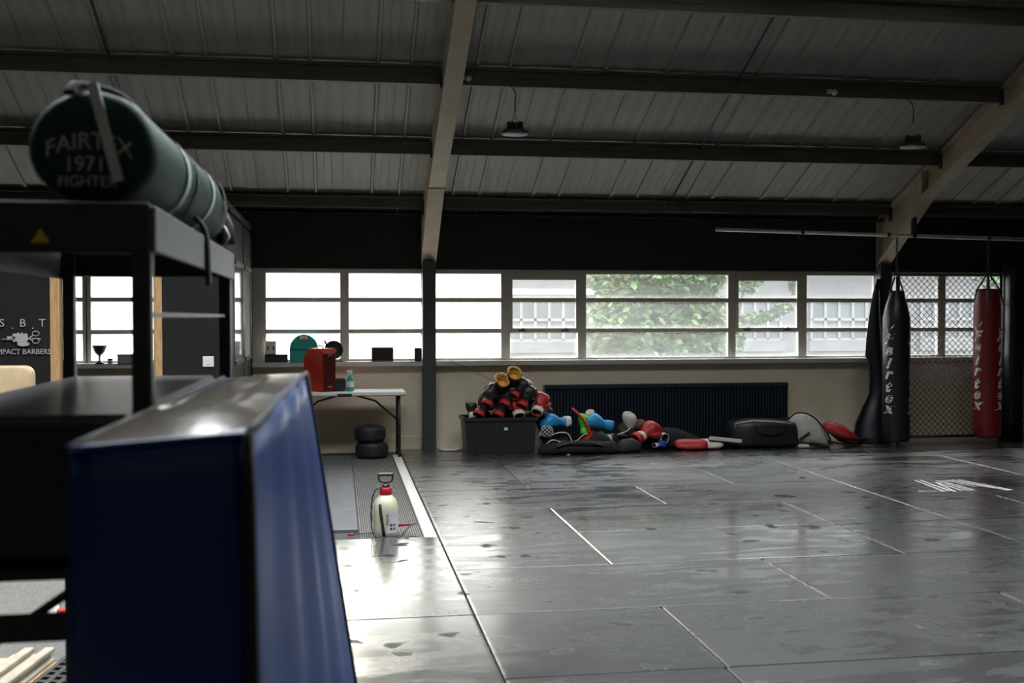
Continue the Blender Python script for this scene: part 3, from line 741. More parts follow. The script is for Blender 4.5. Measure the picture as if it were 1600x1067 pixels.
glove('black glove with yellow lining just below the topmost glove', (2.0, 13.26, .905), (-32, -14, 22), GK, GK, m_yellow, scale=1.5, group='yellow-lined gloves', loop=m_yellow)
glove('plain black glove under the topmost yellow-lined glove', (2.12, 13.44, .83), (-8, 20, -62), GK, GK, scale=1.2)
glove('plain black glove at the left shoulder of the glove heap', (2.10, 13.42, .72), (4, 0, 78), GK, GK, scale=1.15, strap=None)
glove('black glove with a red strap in the middle of the glove heap', (2.14, 13.36, .71), (50, 40, -10), GK, GK, m_red, m_red, 1.1)
glove('plain black glove at the right shoulder of the glove heap', (2.46, 13.50, .70), (0, -10, 70), GK, GK, scale=1.15)
glove('black glove sliding off the right side of the glove heap', (2.36, 13.42, .63), (-35, 10, -70), GK, GK, scale=1.3)
glove('black glove with red cuff, leftmost of the second row in the heap', (1.80, 13.36, .605), (54, 26, -12), GK, GK, None, m_red, 1.15, RB)
glove('black glove with red cuff, second from left in the second row of the heap', (2.02, 13.36, .60), (54, 26, -12), GK, GK, None, m_red, 1.15, RB)
glove('black glove with red cuff, third from left in the second row of the heap', (2.24, 13.36, .585), (54, 26, -12), GK, GK, None, m_red, 1.15, RB)
glove('black glove with red cuff, lowest on the left above the crate rim', (1.70, 13.36, .48), (54, 26, -12), GK, GK, None, m_red, 1.15, RB)
glove('black glove with crimson cuff, above the middle of the crate rim', (1.94, 13.36, .465), (54, 26, -12), GK, GK, None, m_red, 1.15, RB)
glove('red glove with cream cuff band above the right part of the crate rim', (2.21, 13.33, .47), (40, -4, 4), m_red, m_red, m_red, m_whitev, 1.15)
glove('red glove with cream cuff band at the right edge of the crate', (2.43, 13.34, .51), (42, 24, -8), m_red, m_red, m_red, m_whitev, 1.15)
glove('small black glove with cream cuff at the left end of the crate', (1.64, 13.42, .44), (60, 0, 10), GK, m_whitev, None, None, .8)
for i, (x, y, z) in enumerate(((1.98, 13.6, .40), (2.1, 13.62, .5), (2.3, 13.6, .43))):
    glove('black glove buried at the back of the crate, %s' % ('near its left end', 'in its middle', 'near its right end')[i], (x, y, z), (20, 10, 80-60*i), GK, GK, scale=1.2)

# ---- heap along the radiator
glove('bright blue glove lying left in the heap before the radiator', (2.86, 13.44, .38), (0, 0, 100), m_bluel, m_bluel, None, m_white, 1.2)
glove('bright blue glove lying right of the red strap before the radiator', (3.42, 13.40, .32), (12, -10, 82), m_bluel, m_bluel, None, None, 1.2)
glove('lime green glove in the heap before the radiator', (3.05, 13.38, .22), (70, 10, 20), m_green, m_green, m_blackc, None, .9)
glove('pale grey glove standing upright before the radiator', (3.68, 13.50, .18), (78, 0, 15), m_cloth_w, m_blackc, None, None, 1.0)
glove('small white glove beside the red strap before the radiator', (3.14, 13.48, .30), (80, 0, -20), m_cloth_w, m_blackc, None, None, .72)
glove('red glove with cream cuff facing right in the heap', (3.40, 13.40, .15), (0, 0, 80), m_red, m_whitev, None, None, 1.25)
glove('black patterned glove against the crate side', (2.53, 13.36, .20), (50, 20, 20), GK, GK, None, m_printw, 1.05)
glove('dark olive glove under the pale grey glove', (3.56, 13.42, .14), (20, 0, -20), mat('olive', (.03, .032, .02), .6), GK, None, None, 1.2)
glove('big red glove with cream trim in front of the radiator', (3.70, 13.34, .15), (22, 10, -62), m_red, m_whitev, m_red, m_red, 1.35)
glove('black glove with white stripes right of the big red glove', (4.09, 13.36, .15), (30, -75, -10), GK, m_printw, None, None, 1.15)
glove('small blue and white glove between the big red glove and the striped one', (3.93, 13.30, .075), (0, 0, -60), mat('royal_blue', (.02, .05, .4), .4), m_printw, None, None, .6)
glove('brown glove lying on the heap behind the big red glove', (4.02, 13.56, .27), (8, 0, 84), m_brown, m_brown, None, None, .95)
glove('black glove with grey piping on the floor in front of the lime green glove', (2.96, 13.30, .10), (0, 0, 70), GK, GK, None, m_printw, 1.0)
glove('black glove lying low under the blue gloves', (3.18, 13.42, .11), (0, 0, -70), GK, GK, None, None, 1.25)
glove('blue glove mostly hidden under the dark olive glove', (3.38, 13.30, .06), (0, 0, -75), m_bluel, m_bluel, None, None, .75)
# patterned ball glove -> lattice cover
c = MB(); c.lathe([(.0, -.075), (.045, -.06), (.072, -.02), (.075, .01), (.06, .05), (.02, .075), (0, .078)], 18, cap=False)
pb = thing('patterned_mitt', 'black and white latticed mitt at the right corner of the crate', 'mitt', (2.545, 13.27, .28))
c.build('body', m_blackc, pb)
c = MB()
for k in range(9):
    a = 2*PI*k/9
    for s in (1, -1): c.tube([(.078*math.cos(p)*math.cos(a+s*p*1.1), .078*math.cos(p)*math.sin(a+s*p*1.1), .079*math.sin(p)) for p in [-1.2+.2*i for i in range(13)]], .0035, 4)
c.build('lattice', m_printw, pb)
# red strap / baton, cords
c = MB().tube(sm([(2.89, 13.40, .55), (2.97, 13.38, .48), (3.04, 13.36, .40), (3.10, 13.34, .28), (3.13, 13.33, .16)]), .03, 8, flat=.55)
tag(c.build('red_strap', mat('red_nylon', (.65, .03, .01), .55)), 'bright red padded strap standing up from the heap', 'strap')
for i, (pts, lab) in enumerate((([(2.60, 13.22, .24), (2.70, 13.20, .27), (2.80, 13.2, .25), (2.85, 13.18, .14), (2.9, 13.18, .05)], 'white cord looping over the black bag, upper one'),
                                ([(2.52, 13.2, .13), (2.6, 13.18, .18), (2.7, 13.18, .15), (2.68, 13.17, .09), (2.58, 13.17, .09), (2.52, 13.2, .13)], 'white cord coiled in a loop beside the crate'),
                                ([(2.68, 13.17, .16), (2.71, 13.15, .08), (2.75, 13.14, .01), (2.80, 13.10, .006)], 'white cord end hanging to the floor beside the crate'),
                                ([(2.88, 13.22, .12), (2.98, 13.22, .22), (3.05, 13.22, .25)], 'short white cord lying between the black bag and lime green glove'),
                                ([(3.45, 13.3, .22), (3.56, 13.28, .26), (3.62, 13.28, .31)], 'thin pale cord under the right blue glove'))):
    tag(MB().tube(sm(pts), .0075, 6).build('cord', m_printw), lab, 'cord')
def soft(name, label, cat, loc, rings_, m, rot=(0, 0, 0), seed=1, amp=.02, n=18, extra=None):
    """soft lumpy loft along local x: rings_ = (x, ry, rz, zc)"""
    t = thing(name, label, cat, loc, rot); mb = MB(); rs = []
    for x, ry, rz, zc in rings_:
        rr = []
        for k in range(n):
            a = 2*PI*k/n; ca, sa = math.cos(a), math.sin(a)
            p = Vector((x, ry*math.copysign(abs(ca)**.7, ca), zc+rz*math.copysign(abs(sa)**.7, sa)))
            d = noise.noise(p*7+Vector((seed*3.1, 0, 0)))*amp
            p.y += d*math.cos(a); p.z = max(.004, p.z + d*math.sin(a)) ; p.x += d*.5
            rr.append(p)
        rs.append(rr)
    mb.rings(rs).build('body', m, t)
    if extra: extra(t)
    return t
soft('kit_bag', 'flat black holdall lying in front of the crate corner', 'bag', (2.92, 13.2, 0), [(-.5, .02, .02, .03), (-.45, .1, .06, .07), (-.2, .13, .075, .085), (.1, .13, .08, .09), (.4, .11, .07, .08), (.5, .03, .02, .04)], m_blackc, seed=2,
     extra=lambda t: MB().tube(sm([(-.3, -.13, .1), (-.1, -.16, .16), (.15, -.16, .15), (.3, -.12, .1)]), .012, 6).build('strap', m_blackv, t))
soft('black_shirt', 'crumpled black shirt hanging over the middle of the heap', 'shirt', (3.22, 13.25, 0), [(-.16, .03, .06, .08), (-.08, .09, .12, .13), (.03, .1, .13, .14), (.12, .08, .09, .1), (.18, .02, .03, .04)], m_blackc, seed=5, amp=.05)
soft('black_hoodie', 'crumpled black clothing behind the striped black glove', 'clothes', (4.2, 13.55, 0), [(-.3, .04, .06, .07), (-.15, .12, .13, .14), (.1, .13, .12, .13), (.35, .12, .08, .09), (.5, .03, .03, .04)], m_blackc, seed=7, amp=.04)
soft('olive_shirt', 'dark olive crumpled shirt between the red gloves', 'shirt', (3.57, 13.25, 0), [(-.16, .03, .04, .05), (-.06, .08, .08, .09), (.06, .09, .09, .1), (.15, .04, .04, .05)], MATS['olive'], seed=9, amp=.04)
def shin(name, label, loc, rot, L, m, m2, lab=True):
    t = thing(name, label, 'shin guard', loc, tuple(R(a) for a in rot)); rs = []
    for i in range(9):
        u = i/8; x = -L/2+L*u; wd = .075+.02*math.sin(u*PI) - (.03 if i in (0, 8) else 0); h = .05 if 0 < i < 8 else .03
        rs.append([(x, wd*math.cos(a), h*math.sin(a)+.02) for a in [PI*k/8 for k in range(9)]] + [(x, wd*.8*math.cos(a), h*.6*math.sin(a)) for a in [PI-PI*k/8 for k in range(9)]])
    MB().rings(rs).build('shell', m, t)
    for u in (-.25, .22): bx((L*u-.02, -.09, -.004), (L*u+.02, .09, .003)).build('strap', m2, t)
    return t
s1 = shin('shin_guard', 'red shin guard with white lettering flat on the mat edge', (4.42, 13.33, .06), (35, 0, -6), .42, m_red, m_blackc)
vs, fs = text_geo('RUZ', .07); c = MB(); c.add([(v.x-.1, -.062-.0, v.y*.9+.03) for v in vs], fs); c.build('lettering', m_printw, s1)
shin('shin_guard', 'narrow cream shin guard beside the red lettered one', (4.68, 13.38, .055), (30, 0, -4), .36, m_whitev, m_red)
kp = thing('kick_pad', 'cream edged black kick pad leaning low against the black holdall', 'pad', (4.86, 13.36, .02), (0, R(6), R(-4)))
bx((-.2, -.06, .05), (.22, .1, .12), .02).build('pad', m_blackv, kp); bx((-.21, -.07, .085), (.22, -.055, .135), .008).build('edge_band', m_whitev, kp)
sh = thing('red_towel', 'flat red cloth on the floor behind the cream shin guard', 'cloth', (4.62, 13.5, 0))
rs = [[(x, y, .03+.05*abs(noise.noise(Vector((x*4, y*4, 3))))+(.0 if t == 0 else .008)) for y in [-.12, -.05, .02, .1]] for t in (0,) for x in [-.35+.1*i for i in range(8)]]
mb = MB(); mb.rings(rs, closed=False); o = mb.build('cloth', m_red, sh); md = o.modifiers.new('thick', 'SOLIDIFY'); md.thickness = .02
# black holdall
hd = thing('holdall', 'large boxy black holdall against the right end of the radiator', 'bag', (5.47, 13.55, 0))
rs = []
for x, w_, h in ((-.46, .12, .20), (-.43, .2, .34), (-.2, .23, .37), (.1, .23, .37), (.38, .21, .33), (.45, .13, .2)):
    rr = []
    for k in range(20):
        a = 2*PI*k/20; ca, sa = math.cos(a), math.sin(a)
        p = Vector((x, w_*math.copysign(abs(ca)**.45, ca), h/2+h/2*math.copysign(abs(sa)**.45, sa)))
        p.z = max(.004, p.z + .02*noise.noise(p*6)); p.y += .02*noise.noise(p*5+Vector((4, 0, 0))); rr.append(p)
    rs.append(rr)
MB().rings(rs).build('body', m_blackp, hd)
MB().tube(sm([(-.2, -.22, .30), (-.15, -.25, .22), (0, -.26, .19), (.15, -.25, .22), (.2, -.22, .30)]), .012, 6, flat=.5).build('handle', m_blackc, hd)
bx((-.4, -.01, .355), (.38, .01, .375)).build('zip', m_blackm, hd)
# white kit bag with black straps
soft('white_bag', 'white canvas kit bag with black straps beside the black holdall', 'bag', (6.05, 13.5, 0), [(-.28, .03, .06, .12), (-.22, .12, .18, .21), (-.05, .17, .20, .23), (.12, .16, .15, .17), (.26, .1, .1, .11), (.32, .03, .03, .05)], m_cloth_w, (0, R(4), R(-8)), 11, .03,
     extra=lambda t: [MB().tube(sm(p), .025, 6, flat=.4).build('strap', m_blackc, t) for p in ([(-.30, -.10, .33), (-.18, -.14, .44), (.02, -.16, .40), (.22, -.15, .2), (.3, -.14, .05)], [(-.14, -.17, .1), (-.02, -.19, .2)], [(-.22, -.15, .04), (.0, -.19, .03), (.24, -.14, .03)])])
soft('red_bag', 'red and black sports bag slumped left of the black punching bag', 'bag', (6.52, 13.48, 0), [(-.28, .02, .05, .22), (-.2, .06, .07, .22), (0, .12, .12, .15), (.16, .12, .09, .1), (.3, .03, .03, .04)], m_red, (0, R(8), 0), 13, .05,
     extra=lambda t: [MB().tube(sm(p), .03, 6, flat=.5).build('strap', m_blackc, t) for p in ([(-.26, -.1, .16), (0, -.14, .12), (.3, -.12, .15)], [(-.25, -.08, .04), (0, -.14, .03), (.28, -.1, .03)])])
tag(bx((5.86, 13.26, .0), (6.0, 13.34, .05), .015).build('white_shoe', m_printw), 'small white trainer toe in front of the white kit bag', 'shoe')
# ---- draped vinyl sheet behind the black bag
dv = thing('vinyl_sheet', 'dark blue-black vinyl sheet draped down behind the black punching bag', 'sheet', (0, 0, 0))
sec = [(2.2, 7.10, 7.2, 13.62), (2.0, 7.03, 7.22, 13.60), (1.7, 6.97, 7.24, 13.57), (1.4, 6.92, 7.26, 13.54), (1.18, 6.89, 7.28, 13.50), (1.08, 6.94, 7.28, 13.5), (.9, 6.95, 7.28, 13.5), (.68, 6.93, 7.26, 13.48), (.5, 6.82, 7.24, 13.46), (.3, 6.70, 7.2, 13.42), (.1, 6.64, 7.2, 13.38), (.02, 6.62, 7.2, 13.36)]
rs = []
for z, x0, x1, y in sec:
    rs.append([(x0+(x1-x0)*u, y + .05*math.sin(u*7+z*1.3)*(.4+.6*(2.2-z)/2.2) + (u*.06), z) for u in [i/10 for i in range(11)]])
o = MB().rings(rs, closed=False).build('sheet', mat('blueblack_vinyl', (.012, .014, .02), .34, var=.2), dv); md = o.modifiers.new('thick', 'SOLIDIFY'); md.thickness = .012

# ---- punching bags
def punch_bag(label, x, y, zb, zt, r, m, loops, chain_top, seed, facing, sh=.2, top=.72):
    t = thing('punching_bag', label, 'punching bag', (x, y, zb)); H = zt-zb
    rs = []
    prof = [(.55, 0), (.9, .012), (.98, .04)] + [(1.0+.02*noise.noise(Vector((seed, i*.9, 0))), .04+(H-sh-.06)*i/9.5) for i in range(1, 10)] + [(.98, H-sh), (.98-.3*(1-top)-.02, H-sh*.55), (top+.04, H-.03), (top, H), (.3, H+.005)]
    for k, z in prof:
        rs.append([(r*k*math.cos(2*PI*i/28)*(1+.03*noise.noise(Vector((i*.35, z*3, seed)))), r*k*math.sin(2*PI*i/28)*(1+.03*noise.noise(Vector((i*.35, z*3, seed+5)))), z) for i in range(28)])
    MB().rings(rs).build('body', m, t)
    for i in range(4):
        a = PI/4+i*PI/2+.3
        pts = [(r*(top+.2)*math.cos(a), r*(top+.2)*math.sin(a), H-.16), (r*(top+.05)*math.cos(a), r*(top+.05)*math.sin(a), H-.01), (r*.12*math.cos(a), r*.12*math.sin(a), H+.18)]
        s = MB().tube(pts, .022, 6, flat=.25); s.build('hanging_strap', loops, t)
        for dz in (-.13, -.10):
            for dd in (-.1, .1):
                MB().lathe([(.006, 0), (.006, .006), (0, .008)], 6, Matrix.Translation((r*(.93-.15*(1-top))*math.cos(a+dd), r*(.93-.15*(1-top))*math.sin(a+dd), H+dz-sh*.4)) @ Matrix.Rotation(a, 4, 'Z') @ Matrix.Rotation(PI/2, 4, 'Y')).build('rivet', m_chrome, t)
    # chain
    c = MB(); z = H+.18; n = max(3, int((chain_top-zb-z)/.05)); dz = (chain_top-zb-z)/n
    for i in range(n):
        zz = z+dz*(i+.5); L = dz*.62; w_ = .016
        pts = [(w_*math.cos(q), 0, zz+(L if math.sin(q) > 0 else -L)*.55+math.sin(q)*w_) for q in [2*PI*j/8 for j in range(9)]]
        Mz = Matrix.Rotation(PI/2*(i % 2)+.4, 4, 'Z'); c.tube(pts, .005, 5, M=Mz)
    for sx in (-1, 1): c.tube([(sx*.05, 0, H+.12), (sx*.012, 0, H+.3)], .006, 5)
    c.build('chain', m_darkm, t)
    # stacked brush-style lettering wrapped on the cylinder, on two sides
    for ang0 in facing:
        txt = MB(); zz = H*.755
        sw = [(-.045, 0), (.065, .075), (.05, .03), (.0, -.005), (-.035, -.05)]   # swoosh
        def wrap(u, v): 
            a = ang0+u/r; q = 1.012; return (r*q*math.cos(a), r*q*math.sin(a), v)
        pts = [(u, zz+v-.02) for u, v in sw]
        txt.add([wrap(u, v) for u, v in pts], [tuple(range(len(pts)))])
        zz -= .06
        for ch in 'Fairtex':
            vs, fs = text_geo(ch, .19, shear=.35, bold=.008); ys = [v.y for v in vs]; xs_ = [v.x for v in vs]
            cx = (max(xs_)+min(xs_))/2; cy = (max(ys)+min(ys))/2; hh = max(ys)-min(ys)
            txt.add([wrap((v.x-cx)*1.1, zz-hh/2+(v.y-cy)) for v in vs], fs); zz -= hh+.035
        txt.build('lettering', m_printw, t)
    return t
punch_bag('tall black punching bag hanging by a chain in front of the fence', 7.15, 13.2, .07, 2.03, .175, m_blackv, m_blackc, 2.74, 1, (R(-148), R(-38)), .34, .42)
punch_bag('tall red punching bag with white lettering hanging by the fence', 8.44, 13.2, .1, 2.06, .178, m_redbag, m_blackc, 2.72, 2, (R(-165), R(-62)))
# hanging pipe
hp = thing('hanging_pipe', 'long galvanised pipe fixed below the right rafter for hanging bags', 'pipe', (0, 0, 0))
MB().tube([(4.7, 13.2, 2.80), (13.1, 13.2, 2.63)], .024, 10).build('tube', mat('galvanised', (.45, .43, .38), .4, .6), hp)
for x in (7.03, 8.44): MB().tube([(x-.02, 13.2, 2.80-(x-4.7)*.0202), (x+.02, 13.2, 2.80-(x-4.7)*.0202)], .034, 10).build('collar', m_darkm, hp)
c = MB(); zz = 2.777; c.tube(sm([(5.85, 13.2, zz+.0), (5.85, 13.2, zz-.06), (5.83, 13.2, zz-.09), (5.80, 13.2, zz-.06)]), .008, 6); c.tube([(5.83, 13.2, zz), (5.87, 13.2, zz)], .032, 10); c.build('hook', m_darkm, hp)
c = MB(); c.box((7.36, 13.17, 2.72), (7.41, 13.23, 3.0)); c.build('bracket', m_darkm, hp)
c = MB(); c.box((13.05, 13.1, 2.4), (13.2, 13.3, 2.75)); c.build('wall_bracket', m_darkm, hp)

# ---- chain-link cage fence
def chain_link(label, x0, x1, y, z0, z1):
    t = thing('chain_link_fence', label, 'fence', (x0, y, 0)); W_ = x1-x0; H = z1-z0; p = .085
    mb = MB()
    n = int((W_+H)/p)+1
    for i in range(-int(H/p)-1, int(W_/p)+1):
        for s in (1, -1):
            # line x = i*p + s*(z) clipped
            if s == 1: a = i*p; pts = [(a, 0), (a+H, H)]
            else: a = i*p+H; pts = [(a, 0), (a-H, H)]
            (xa, za), (xb, zb) = pts
            def clip(xa, za, xb, zb):
                t0, t1 = 0, 1; d = xb-xa
                for lo, hi in ((0, W_),):
                    ta, tb_ = (lo-xa)/d, (hi-xa)/d
                    if ta > tb_: ta, tb_ = tb_, ta
                    t0 = max(t0, ta); t1 = min(t1, tb_)
                return (t0, t1)
            t0, t1 = clip(xa, za, xb, zb)
            if t1-t0 < .01: continue
            mb.tube([(xa+(xb-xa)*u, .003*s, z0+za+(zb-za)*u) for u in (t0, t1)], .0042, 4, cap=False)
    o = mb.build('wire_mesh', m_blackm, t); o['kind'] = 'stuff'
    r = MB(); r.tube([(0, 0, z0), (W_, 0, z0)], .02, 8); r.build('bottom_rail', m_blackm, t)
    r = MB(); r.tube([(0, 0, z1), (W_, 0, z1)], .012, 8); r.build('top_rail', m_blackm, t)
    for x in (0, W_): MB().tube([(x, 0, 0), (x, 0, z1+.02)], .02, 8).build('post', m_blackm, t)
    return t
chain_link('black chain-link fence panel between the two punching bags', 7.50, 9.02, 13.8, .06, 2.26)
chain_link('black chain-link fence panel right of the padded black post', 9.3, 10.9, 13.8, .06, 2.26)
pp = thing('padded_post', 'thick black padded post with faint red bands beside the red bag', 'post', (9.16, 13.72, 0))
MB().rings([[(w_*math.copysign(abs(math.cos(a))**.5, math.cos(a))+dx, .12*math.copysign(abs(math.sin(a))**.5, math.sin(a)), z) for a in [2*PI*k/16 for k in range(16)]] for z, w_, dx in ((0, .10, -.03), (.6, .115, -.02), (1.4, .125, 0), (2.3, .13, .01), (2.42, .12, .01))]).build('padding', m_blackv, pp)
for z in (1.17, 1.85): MB().rings([[(.1265*math.copysign(abs(math.cos(a))**.5, math.cos(a)), .124*math.copysign(abs(math.sin(a))**.5, math.sin(a)), z+dz) for a in [2*PI*k/16 for k in range(16)]] for dz in (0, .03)], cap=False).build('band', mat('dark_red_band', (.08, .005, .006), .6), pp)

# ---- ceiling lamps, junction boxes
def high_bay(label, x, y, z, ztop):
    t = thing('pendant_lamp', label, 'lamp', (x, y, z), group='unlit high-bay lamps')
    MB().lathe([(.045, .10), (.06, .10), (.06, .05), (.10, .04), (.15, .005), (.15, -.008), (.135, -.012)], 28).build('housing', m_blackm, t)
    MB().lathe([(.134, -.010), (.134, -.016), (.0, -.018)], 28).build('lens', mat('lens', (.42, .42, .40), .5), t)
    fm = MB().box((.058, -.003, .05), (.085, .003, .115)).mesh('cooling_fin', m_blackm)
    for k in range(12): link('cooling_fin', fm, t).rotation_euler = (0, 0, 2*PI*k/12)
    c = MB()
    for s in (-1, 1): c.tube([(s*.05, 0, .1), (0, 0, .19)], .004, 5)
    c.tube([(0, 0, .185), (.004, 0, .25)], .012, 6); c.build('hanger', m_chrome, t)
    H = ztop-z
    MB().tube(sm([(.004, 0, .25), (0, 0, .32), (.004, 0, H-.08), (-.03, 0, H-.01), (-.12, 0, H+.03), (-.2, -.01, H+.04)]), .0065, 6).build('cord', m_blackp, t)
high_bay('unlit black high-bay lamp hanging near the cream rafter', 1.82, 11.24, 3.61, 4.09)
high_bay('unlit black high-bay lamp hanging near the right rafter', 6.27, 11.24, 3.58, 4.07)
for x, z, lab in ((1.33, 4.15, 'small white round ceiling sensor beside the cream rafter'), (5.32, 4.13, 'small white round ceiling sensor mid-way along the second purlin')):
    t = thing('ceiling_sensor', lab, 'sensor', (x, 11.2, z))
    MB().lathe([(.032, 0), (.032, .03), (.02, .05), (0, .052)], 16, Matrix.Rotation(R(90), 4, 'X')).build('dome', m_white, t); bx((-.08, -.02, -.01), (-.03, .02, .03), .004).build('arm', m_whitev, t)
    bx((-.02, 0, -.03), (.02, .02, .03)).build('base', m_blackp, t)

# ================================================================== BARBER ROOM DETAILS
lg = thing('wall_sign', 'pale S.B.T Impact Barbers sign with fist and scissors on the black partition', 'sign', (-2.945, 10.888, 1.5))
def put(txt, size, x, z, name='lettering', sx=1.0):
    vs, fs = text_geo(txt, size, .003); MB().add([(x+v.x*sx, -v.z, z+v.y) for v in vs], fs).build(name, m_print, lg)
for ch, x in (('S', -.185), ('.', -.09), ('B', 0.0), ('.', .09), ('T', .175)): put(ch, .105, x, .145 if ch != '.' else .125)
put('IMPACT BARBERS', .07, -.0, -.125, sx=.93)
fz = MB()
for i in range(4): fz.rings([[(-.075+i*.034+.019*math.cos(a), y, .01+(.05-.006*abs(i-1.5))*math.copysign(abs(math.sin(a))**.6, math.sin(a))) for a in [2*PI*k/14 for k in range(14)]] for y in (0, -.004-.002*(i % 2))], smooth=False)
fz.rings([[(.005+.055*math.cos(a), y, -.05+.022*math.sin(a)) for a in [2*PI*k/16 for k in range(16)]] for y in (0, -.006)], smooth=False)
fz.box((-.14, -.004, -.012), (-.07, 0, .022)); fz.build('fist', m_print, lg)
sz = MB()
for dz in (.04, -.03): sz.tube([(.115+.03*math.cos(a), -.002, .008+dz+.023*math.sin(a)) for a in [2*PI*k/18 for k in range(19)]], .004, 5, cap=False)
sz.tube([(-.19, -.002, -.005), (.05, -.002, 0), (.09, -.002, .03)], .005, 5); sz.tube([(.05, -.002, .0), (.09, -.002, -.02)], .005, 5); sz.tube([(.06, -.002, 0), (.15, -.002, .0), (.165, -.002, -.014)], .004, 5)
sz.build('scissors', m_print, lg)
sw = thing('light_switch', 'square white switch plate on the black partition', 'switch', (-1.25, 10.889, 1.27)); bx((-.052, 0, -.052), (.052, .012, .052), .004).build('plate', m_white, sw); bx((-.015, -.005, -.025), (.015, 0, .025), .002).build('rocker', m_white, sw)
ch = thing('salon_chair', 'beige padded chair with rounded back in front of the barber sign', 'chair', (-2.82, 9.6, -.04))
rs = []
def rrect(w_, h, r, n=5):
    o = []
    for cx, cz, a0 in ((w_-r, h-r, 0), (-(w_-r), h-r, PI/2), (-(w_-r), -(h-r), PI), (w_-r, -(h-r), 1.5*PI)):
        for k in range(n+1): a = a0+PI/2*k/n; o.append((cx+r*math.cos(a), cz+r*math.sin(a)))
    return o
for y, e in ((-.05, .02), (-.035, .0), (.035, .0), (.05, .02)): rs.append([(u, y, 1.02+v) for u, v in rrect(.31-e, .32-e, .08)])
MB().rings(rs).build('backrest', m_tan, ch)
bx((-.3, .05, .45), (.3, .6, .6), .04).build('seat', m_tan, ch)
for s in (-1, 1): bx((s*.31-.03, .05, .6), (s*.31+.03, .5, .72), .02).build('armrest', m_blackv, ch)
MB().lathe([(.28, 0), (.28, .02), (.06, .05), (.05, .45)], 24, Matrix.Translation((0, .3, 0))).build('base', m_chrome, ch)
for n_, lab, prof, x in (('goblet', 'dark goblet standing on the barber room window sill', [(.05, 0), (.05, .012), (.012, .03), (.012, .09), (.06, .14), (.09, .22), (.085, .225)], -2.90),):
    t = thing(n_, lab, 'goblet', (x, 14.0, ZB)); MB().lathe(prof[:4], 16).build('stem', m_blackp, t); MB().lathe(prof[3:], 16, Matrix.Translation((0, 0, -.002))).build('bowl', m_blackp, t)
t = thing('small_jar', 'tiny jar between the goblet and the box on the barber sill', 'jar', (-2.775, 14.0, ZB)); MB().lathe([(.03, 0), (.03, .045)], 12).build('body', m_greym, t); MB().lathe([(.032, .045), (.032, .06)], 12).build('lid', m_blackp, t)
t = thing('tin_box', 'small dark tin box on the barber room window sill', 'box', (-2.55, 14.0, ZB)); bx((-.13, -.06, 0), (.13, .05, .09), .004).build('body', m_greym, t); bx((-.135, -.065, .09), (.135, .055, .115), .004).build('lid', m_greym, t); bx((-.015, -.07, .06), (.015, -.06, .08)).build('clasp', m_chrome, t)

# ================================================================== SPRAYER
sp = thing('garden_sprayer', 'white pressure sprayer bottle with red collar on the ribbed carpet', 'sprayer', (.36, 8.62, -.03), (0, 0, R(-6)))
MB().lathe([(.06, 0), (.092, .006), (.098, .02), (.1, .06), (.1, .2), (.096, .25), (.08, .295), (.052, .325), (.04, .335)], 28).build('tank', m_bottle, sp)
MB().lathe([(.044, .328), (.047, .332), (.047, .385), (.042, .39)], 20).build('collar', mat('sprayer_red', (.35, .01, .02), .4), sp)
h = MB(); h.lathe([(.03, .39), (.034, .4), (.02, .415), (.012, .42)], 16); h.tube([(0, 0, .41), (0, 0, .44)], .012, 8)
h.tube(sm([(-.055, 0, .485), (-.052, 0, .45), (-.035, 0, .432), (.035, 0, .432), (.052, 0, .45), (.055, 0, .49)]), .008, 8); h.box((-.062, -.014, .478), (.062, .014, .502), None, .006); h.build('pump_handle', m_blackp, sp)
st = MB()
rr = [[(.1025*math.cos(a+.0), .1025*math.sin(a), z) for a in (R(-122-12*i/6), R(-107-12*i/6))] for i, z in enumerate((.03, .08, .13, .18, .21, .235, .26))]
rr[-1] = [(p[0]*.94, p[1]*.94, p[2]) for p in rr[-1]]
rr = [[(.1025*math.cos(a)*k, .1025*math.sin(a)*k, z) for a in (R(-100-22*z/.27), R(-86-22*z/.27))] for z, k in ((.02, .98), (.06, 1), (.2, 1), (.24, .985), (.27, .92))]
o = st.rings(rr, closed=False).build('carry_strap', m_blackc, sp); o.modifiers.new('t', 'SOLIDIFY').thickness = .004
lb = MB(); lb.rings([[(.1012*math.cos(a), .1012*math.sin(a), z) for a in [R(-84+8*i) for i in range(9)]] for z in (.04, .22)], closed=False, cap=False); lb.build('label_sheet', mat('label_paper', (.50, .50, .52), .6), sp)
vs, fs = text_geo('SPRAYER', .03); tx = MB(); tx.add([(.1018*math.cos(R(-78)-v.y/.1), .1018*math.sin(R(-78)-v.y/.1)*1.003, .15+v.x*.75) for v in vs], fs)
for k in range(4): 
    a0 = R(-62+(k % 2)*16); z0 = .065+.03*(k//2)
    tx.add([(.1018*math.cos(a0+da), .1018*math.sin(a0+da), z0+dz) for da, dz in ((-.09, 0), (.09, 0), (.09, .018), (-.09, .018))], [(0, 1, 2, 3)])
tx.build('print', m_blackp, sp)
MB().tube(sm([(-.03, -.03, .40), (-.08, -.05, .37), (-.105, -.06, .28), (-.11, -.06, .14), (-.1, -.07, .06), (-.05, -.105, .01), (.05, -.11, .008), (.12, -.09, .015), (.15, -.07, .05), (.2, -.02, .09), (.24, .0, .1)]), .006, 6).build('hose', m_blackp, sp)
MB().tube([(.1, .0, .085), (.16, .0, .092), (.24, .0, .1)], [.01, .011, .006], 8).build('lance_grip', MATS['sprayer_red'], sp)
MB().tube([(-.3, .02, .012), (-.09, -.0, .03)], .004, 6).build('lance', m_blackp, sp); MB().tube([(-.3, .02, .012), (-.25, .015, .016)], .01, 8).build('nozzle', MATS['sprayer_red'], sp)
